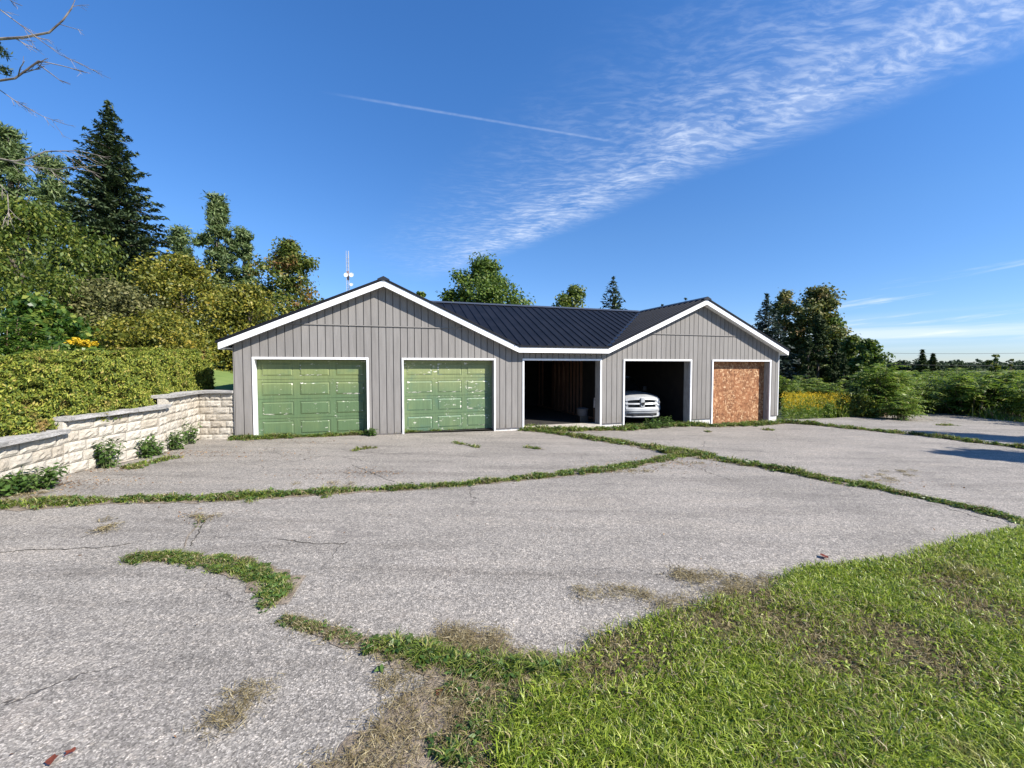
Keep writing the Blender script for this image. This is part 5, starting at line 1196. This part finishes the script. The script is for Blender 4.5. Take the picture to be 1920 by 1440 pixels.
def strip(px, widths, n, hr, label, name='grass_strip', dry_=.24, wmul=.9, soilw=1.25, solid=False):
    pts = [G(u, v) for u, v in px]; cum_ = [0]
    for a, b in zip(pts[:-1], pts[1:]): cum_.append(cum_[-1] + (b - a).length)
    W_at = lambda qq: np.interp(qq, cum_, widths) if isinstance(widths, (list, tuple)) else np.full(np.shape(qq), widths)
    ls_ = np.linspace(0, cum_[-1], 50); dxy = np.gradient(np.interp(ls_, cum_, [p.x for p in pts])), np.gradient(np.interp(ls_, cum_, [p.y for p in pts]))
    nc = max(4, int(cum_[-1] * np.mean(widths) * 190)); qc = rng.uniform(0, cum_[-1], nc)      # tussocks
    pat = np.clip(.6 + .28 * np.sin(qc * 2.3) + .25 * np.sin(qc * 5.9 + 1) + .2 * np.sin(qc * 13 + 2), .04, 1); kp = rng.random(nc) < (2.0 if solid else .4) + pat; qc, pat = qc[kp], pat[kp]; nc = len(qc)
    oc = rng.normal(0, .27, nc) * W_at(qc) * (.55 + .7 * pat); ch = rng.uniform(.45, 1.15, nc) * (.55 + .55 * pat); cd_ = np.where(rng.random(nc) < dry_ * 1.1, .75, .06); cr_ = rng.uniform(.02, .055, nc)
    ci = rng.integers(0, nc, n); q = np.clip(qc[ci] + rng.normal(0, 1, n) * cr_[ci], 0, cum_[-1]); o_ = oc[ci] + rng.normal(0, 1, n) * cr_[ci] * .8; wd = W_at(q)
    tx = np.interp(q, ls_, dxy[0]); ty = np.interp(q, ls_, dxy[1]); nn = np.hypot(tx, ty) + 1e-9
    x = np.interp(q, cum_, [p.x for p in pts]) - ty / nn * o_; y = np.interp(q, cum_, [p.y for p in pts]) + tx / nn * o_
    hh = rng.uniform(hr[0], hr[1], n) * ch[ci] * np.clip(1.2 - np.abs(o_) / (wd * .5 + 1e-6) * .5, .35, 1.2)
    dist_ = np.hypot(x, y); mi = (rng.random(n) < cd_[ci]).astype(int)
    me = blade_mesh(name, np.stack([x, y, g(x, y) + .004], 1), hh, rng.uniform(.006, .012, n) * np.clip(dist_ / 6, .7, 1.8) * wmul, rng.uniform(.3, 1.9, n), [M['grass_dark'], M['straw'], M['soil']], mi)
    o = link(bpy.data.objects.new(name, me)); tag(o, label, 'grass', kind='stuff')
    nb = n // 14; bi = rng.integers(0, n, nb); per = 5; C = np.repeat(np.stack([x[bi], y[bi], g(x[bi], y[bi]) + hh[bi] * .45], 1), per, 0); aa = rng.uniform(0, 6.283, nb * per); tt = unit(np.stack([np.cos(aa), np.sin(aa), rng.uniform(-.2, .8, nb * per)], 1)); LL = rng.uniform(.25, .6, nb * per) * hr[1]
    link(bpy.data.objects.new('broad_leaves', np_mesh('broad_leaves', leaf_quads(C + tt * (LL * .5)[:, None], tt, unit(np.array([0, 0, 1.0]) + rng.normal(0, .4, (nb * per, 3))), LL, LL * .42), M['weed'])), o)['kind'] = 'stuff'
    # soil showing in the crack below the grass
    L_ = []; R_ = []; m = max(8, int(cum_[-1] / .09)); 
    for i in range(m + 1):
        qq = cum_[-1] * i / m; xx = np.interp(qq, cum_, [p.x for p in pts]); yy = np.interp(qq, cum_, [p.y for p in pts]); txx = np.interp(qq, ls_, dxy[0]); tyy = np.interp(qq, ls_, dxy[1]); l_ = math.hypot(txx, tyy) + 1e-9
        ww = float(W_at(qq)) * .5 * soilw * (.15 if i in (0, m) else 1)
        for lst, s_ in ((L_, 1), (R_, -1)):
            r_ = ww * random.uniform(.55, 1.15); X_, Y_ = xx - tyy / l_ * r_ * s_, yy + txx / l_ * r_ * s_; lst.append((X_, Y_, float(g(X_, Y_)) + .0045 + .0008 * (strip.k % 4)))
    mb = MB(); mb.v = L_ + R_
    for i in range(m): mb.f.append([i, m + 1 + i, m + 2 + i, i + 1]); mb.mi.append(0)
    mb.build('crack_soil', M['soil'], o, fix=False); strip.k += 1
    return o
strip.k = 0
strip([(-120, 965), (0, 950), (130, 944), (260, 938), (400, 936), (520, 930), (640, 922), (760, 917), (860, 910), (960, 900), (1060, 890), (1150, 879), (1220, 866), (1290, 852)], [.46, .44, .34, .26, .30, .30, .26, .18, .16, .22, .26, .30, .26, .26], 15000, (.045, .13), 'long weedy grass strip in the paving crack from the left edge to the crossing')
strip([(935, 803), (985, 806), (1040, 812), (1100, 822), (1180, 833), (1280, 849), (1350, 862), (1420, 874), (1500, 889)], [.25, .4, .42, .4, .4, .7, .45, .32, .2], 9000, (.06, .17), 'grass strip in the diagonal crack leading from the middle bay to the crossing')
strip([(1500, 889), (1560, 902), (1610, 908), (1650, 917), (1700, 928), (1780, 945), (1850, 962), (1940, 985)], [.16, .28, .34, .2, .14, .12, .2, .22], 4800, (.04, .11), 'thinner grass strip continuing the diagonal crack to the right edge')
strip([(432, 824), (480, 823), (560, 820), (640, 817), (700, 814), (760, 812), (840, 808), (930, 804), (1000, 803)], [.34, .28, .26, .26, .2, .26, .3, .34, .38], 9000, (.07, .18), 'low grass along the foot of the two green doors')
strip([(1000, 806), (1070, 808), (1127, 806), (1175, 806), (1240, 800), (1300, 798), (1340, 800), (1390, 798), (1440, 796), (1470, 793), (1530, 797)], [.45, .45, .45, .45, .35, .45, .45, .45, .35, .35, .22], 10000, (.08, .24), 'taller grass along the foot of the open bays and the boarded bay')
strip([(1530, 797), (1580, 802), (1640, 808), (1700, 814), (1760, 820), (1830, 830), (1900, 838), (1990, 850)], [.2, .4, .45, .4, .4, .3, .25, .25], 5200, (.06, .18), 'grass strip in the crack at the right, running into the tree shadow')
strip([(228, 1052), (262, 1048), (300, 1046), (340, 1046), (400, 1054), (450, 1066), (490, 1080), (525, 1098), (532, 1112), (512, 1130), (490, 1136)], [.05, .08, .10, .20, .23, .26, .30, .32, .28, .18, .10], 8500, (.035, .085), 'curved grass tuft growing in the foreground crack', dry_=.22, wmul=.8, solid=True)
strip([(532, 1160), (580, 1178), (640, 1196), (700, 1210)], [.04, .09, .10, .12], 1700, (.025, .055), 'thin dry grass line linking the curved tuft to the bare soil', dry_=.95, wmul=.7, solid=True)
strip([(690, 1216), (740, 1214), (790, 1228), (840, 1245), (900, 1252), (960, 1258), (1010, 1262), (1060, 1262)], [.08, .14, .16, .2, .2, .18, .2, .2], 4200, (.04, .10), 'leafy green strip joining the foreground crack to the lawn', dry_=.1)
strip([(1240, 848), (1275, 848), (1310, 853)], [.4, .5, .4], 1600, (.07, .17), 'thick grass tuft where the paving cracks cross')
strip([(840, 1300), (880, 1318), (930, 1325), (985, 1300)], [.1, .14, .16, .14], 900, (.03, .07), 'green tufts scattered through the bare soil beside the lawn', 'grass_tuft', dry_=.3, soilw=.3)
strip([(850, 1440), (880, 1400), (920, 1370), (950, 1350)], [.2, .2, .2, .16], 1500, (.03, .08), 'ragged green tufts at the bottom of the bare soil', 'grass_tuft', dry_=.25, soilw=.3)
for px_, wd_, n_, lab in (([(655, 846), (680, 842), (705, 840)], .16, 220, 'small grass tuft in the paving in front of the first green door'), ([(850, 830), (870, 834), (900, 840)], .12, 180, 'small grass tuft in the paving in front of the second green door'), ([(980, 838), (1000, 841), (1025, 843)], .12, 160, 'small grass tuft in the paving in front of the middle bay'),
                       ([(1325, 810), (1335, 810)], .18, 120, 'low dry tuft in front of the boarded bay'), ([(1436, 807), (1446, 806)], .3, 170, 'spiky grass tuft near the right garage corner'), ([(1760, 798), (1785, 797)], .45, 260, 'round dry tuft on the far paving'), ([(240, 880), (290, 866), (335, 858)], .28, 700, 'flat grass along the wall foot in front of the stone wall'), ([(345, 1030), (352, 1005), (372, 985), (378, 970)], .025, 45, 'wisps of grass in the thin crack behind the foreground tuft')):
    strip(px_, wd_, n_, (.03, .11), lab, 'grass_tuft', dry_=.35, soilw=.5)

# weeds along the foot of the stone wall and the open bay
wl = [(15, 900, .50, .34, 'tall nettle-like weed clump at the left end of the stone wall'), (62, 893, .46, .30, 'middle weed clump of the three at the left end of the stone wall'), (105, 884, .56, .28, 'bushy weed clump below the left step of the stone wall'),
      (202, 876, .40, .20, 'single upright weed against the middle of the stone wall'), (272, 858, .36, .22, 'weed against the stone wall between the single weed and the corner'), (292, 853, .2, .16, 'tiny weed beside the wall weed'), (325, 843, .30, .22, 'low weed near the corner of the stone wall'), (355, 832, .44, .26, 'leafy weed in the corner of the stone wall'), (55, 918, .22, .42, 'low spreading weed on the paving below the stone wall end'), (20, 925, .22, .4, 'low spreading weed at the left edge of the paving')]
for u, v, h, r_, lab in wl:
    p = G(u, v); weed('wall_weed', (p.x, p.y, p.z), h * 1.45, r_ * 1.1, M['weed'], lab, stems=int(9 + r_ * 60), per=13, ll=.095, lw=.55, droop=.9)
for u, v, h, r_, lab in ((1222, 803, .42, .30, 'leafy weed growing in front of the white truck bumper'), (1248, 802, .46, .26, 'leafy weed growing right of the truck in the open bay'), (1190, 805, .2, .3, 'low weed at the left side of the truck bay'), (694, 817, .22, .14, 'small weed beside the right trim of the first green door')):
    p = G(u, v); weed('bay_weed', (p.x, p.y, p.z), h, r_, M['weed'], lab, stems=14, per=9, ll=.13, lw=.42, droop=.4)

# a few fallen leaves on the paving
lf = [(133, 1415, .035, 'red leaf on the paving in the lower left corner'), (1545, 1046, .085, 'curled dark red leaf on the paving near the lawn edge'), (712, 1218, .07, 'reddish leaf at the start of the leafy green strip'), (825, 1302, .05, 'red leaf on the bare soil'), (1000, 1295, .07, 'rusty leaf on the soil beside the lawn'), (408, 1070, .05, 'tiny red leaf at the edge of the curved tuft'), (97, 1432, .05, 'small brown leaf by the bottom left edge')]
for u, v, s_, lab in lf:
    p = G(u, v); a = random.uniform(0, 6.28)
    mb = MB(); N_ = 9; rimv = []
    for i in range(N_):
        q = 6.283 * i / N_; r_ = s_ * (.55 if i % 2 else .32) * random.uniform(.8, 1.2); rimv.append((r_ * math.cos(q) * 1.3, r_ * math.sin(q), s_ * .12 * abs(math.cos(q * 1.5)) + .004))
    mb.v = [(0, 0, .006)] + rimv; mb.f = [[0, i + 1, (i + 1) % N_ + 1] for i in range(N_)]; mb.mi = [0] * N_
    o = mb.build('fallen_leaf', M['red_leaf'], fix=False); o.location = (p.x, p.y, p.z + .012); o.rotation_euler = (.1, .05, a); tag(o, lab, 'leaf')

# thin open cracks in the paving, and leaf litter blown against walls and strips
drv = bpy.data.objects['driveway']
for px_ in ([(384, 976), (377, 990), (366, 1008), (352, 1030)], [(-20, 1037), (60, 1031), (140, 1029), (200, 1026), (262, 1016)], [(660, 872), (690, 884), (722, 898), (745, 905)], [(150, 1010), (172, 1000), (200, 996)], [(640, 843), (720, 851), (800, 850), (905, 858)], [(1580, 872), (1640, 876), (1700, 882)], [(520, 1010), (600, 1020), (660, 1018)]):
    pts = []
    for (u0, v0), (u1, v1) in zip(px_[:-1], px_[1:]):
        a, b = G(u0, v0), G(u1, v1); m = max(2, int((b - a).length / .06))
        for i in range(m): pts.append(a.lerp(b, i / m) + Vector((random.uniform(-.012, .012), random.uniform(-.02, .02), 0)))
    mb = MB(); m = len(pts)
    for i, p in enumerate(pts):
        d = (pts[min(i + 1, m - 1)] - pts[max(i - 1, 0)]); nn_ = Vector((-d.y, d.x, 0)).normalized() * random.uniform(.003, .009)
        for q in (p + nn_, p - nn_): mb.v.append((q.x, q.y, float(g(q.x, q.y)) + .003))
    for i in range(m - 1): mb.f.append([2 * i, 2 * i + 1, 2 * i + 3, 2 * i + 2]); mb.mi.append(0)
    mb.build('crack', M['crack'], drv, fix=False)
cs_ = []
for u, v, su, n_ in ((60, 912, .45, 260), (170, 905, .5, 150), (200, 880, .35, 120), (330, 850, .5, 200), (470, 852, .8, 150), (560, 828, .9, 120), (640, 890, .6, 90), (700, 886, .3, 70), (1180, 878, .6, 160), (1270, 868, .5, 160), (380, 968, .2, 40), (150, 1400, .4, 10), (860, 1330, .25, 70), (1690, 786, 1.3, 200), (1640, 905, .6, 80), (780, 1000, 2.4, 60)):
    p = G(u, v); cs_.append(np.array([p.x, p.y]) + rng.normal(0, su, (n_, 2)) * np.array([1, .45]))
c = np.concatenate(cs_); n = len(c); a = rng.uniform(0, 6.283, n); t = np.stack([np.cos(a), np.sin(a), rng.uniform(-.15, .25, n)], 1); L_ = rng.uniform(.02, .055, n) * np.clip(np.hypot(c[:, 0], c[:, 1]) / 7, .35, 1)
o = link(bpy.data.objects.new('leaf_litter', np_mesh('leaf_litter', leaf_quads(np.stack([c[:, 0], c[:, 1], g(c[:, 0], c[:, 1]) + .012], 1), unit(t), unit(np.array([0, 0, 1.0]) + rng.normal(0, .3, (n, 3))), L_, L_ * .4), M['litter'])))
tag(o, 'tiny dry brown leaves scattered near the wall and the cracks', 'leaf litter', kind='stuff')
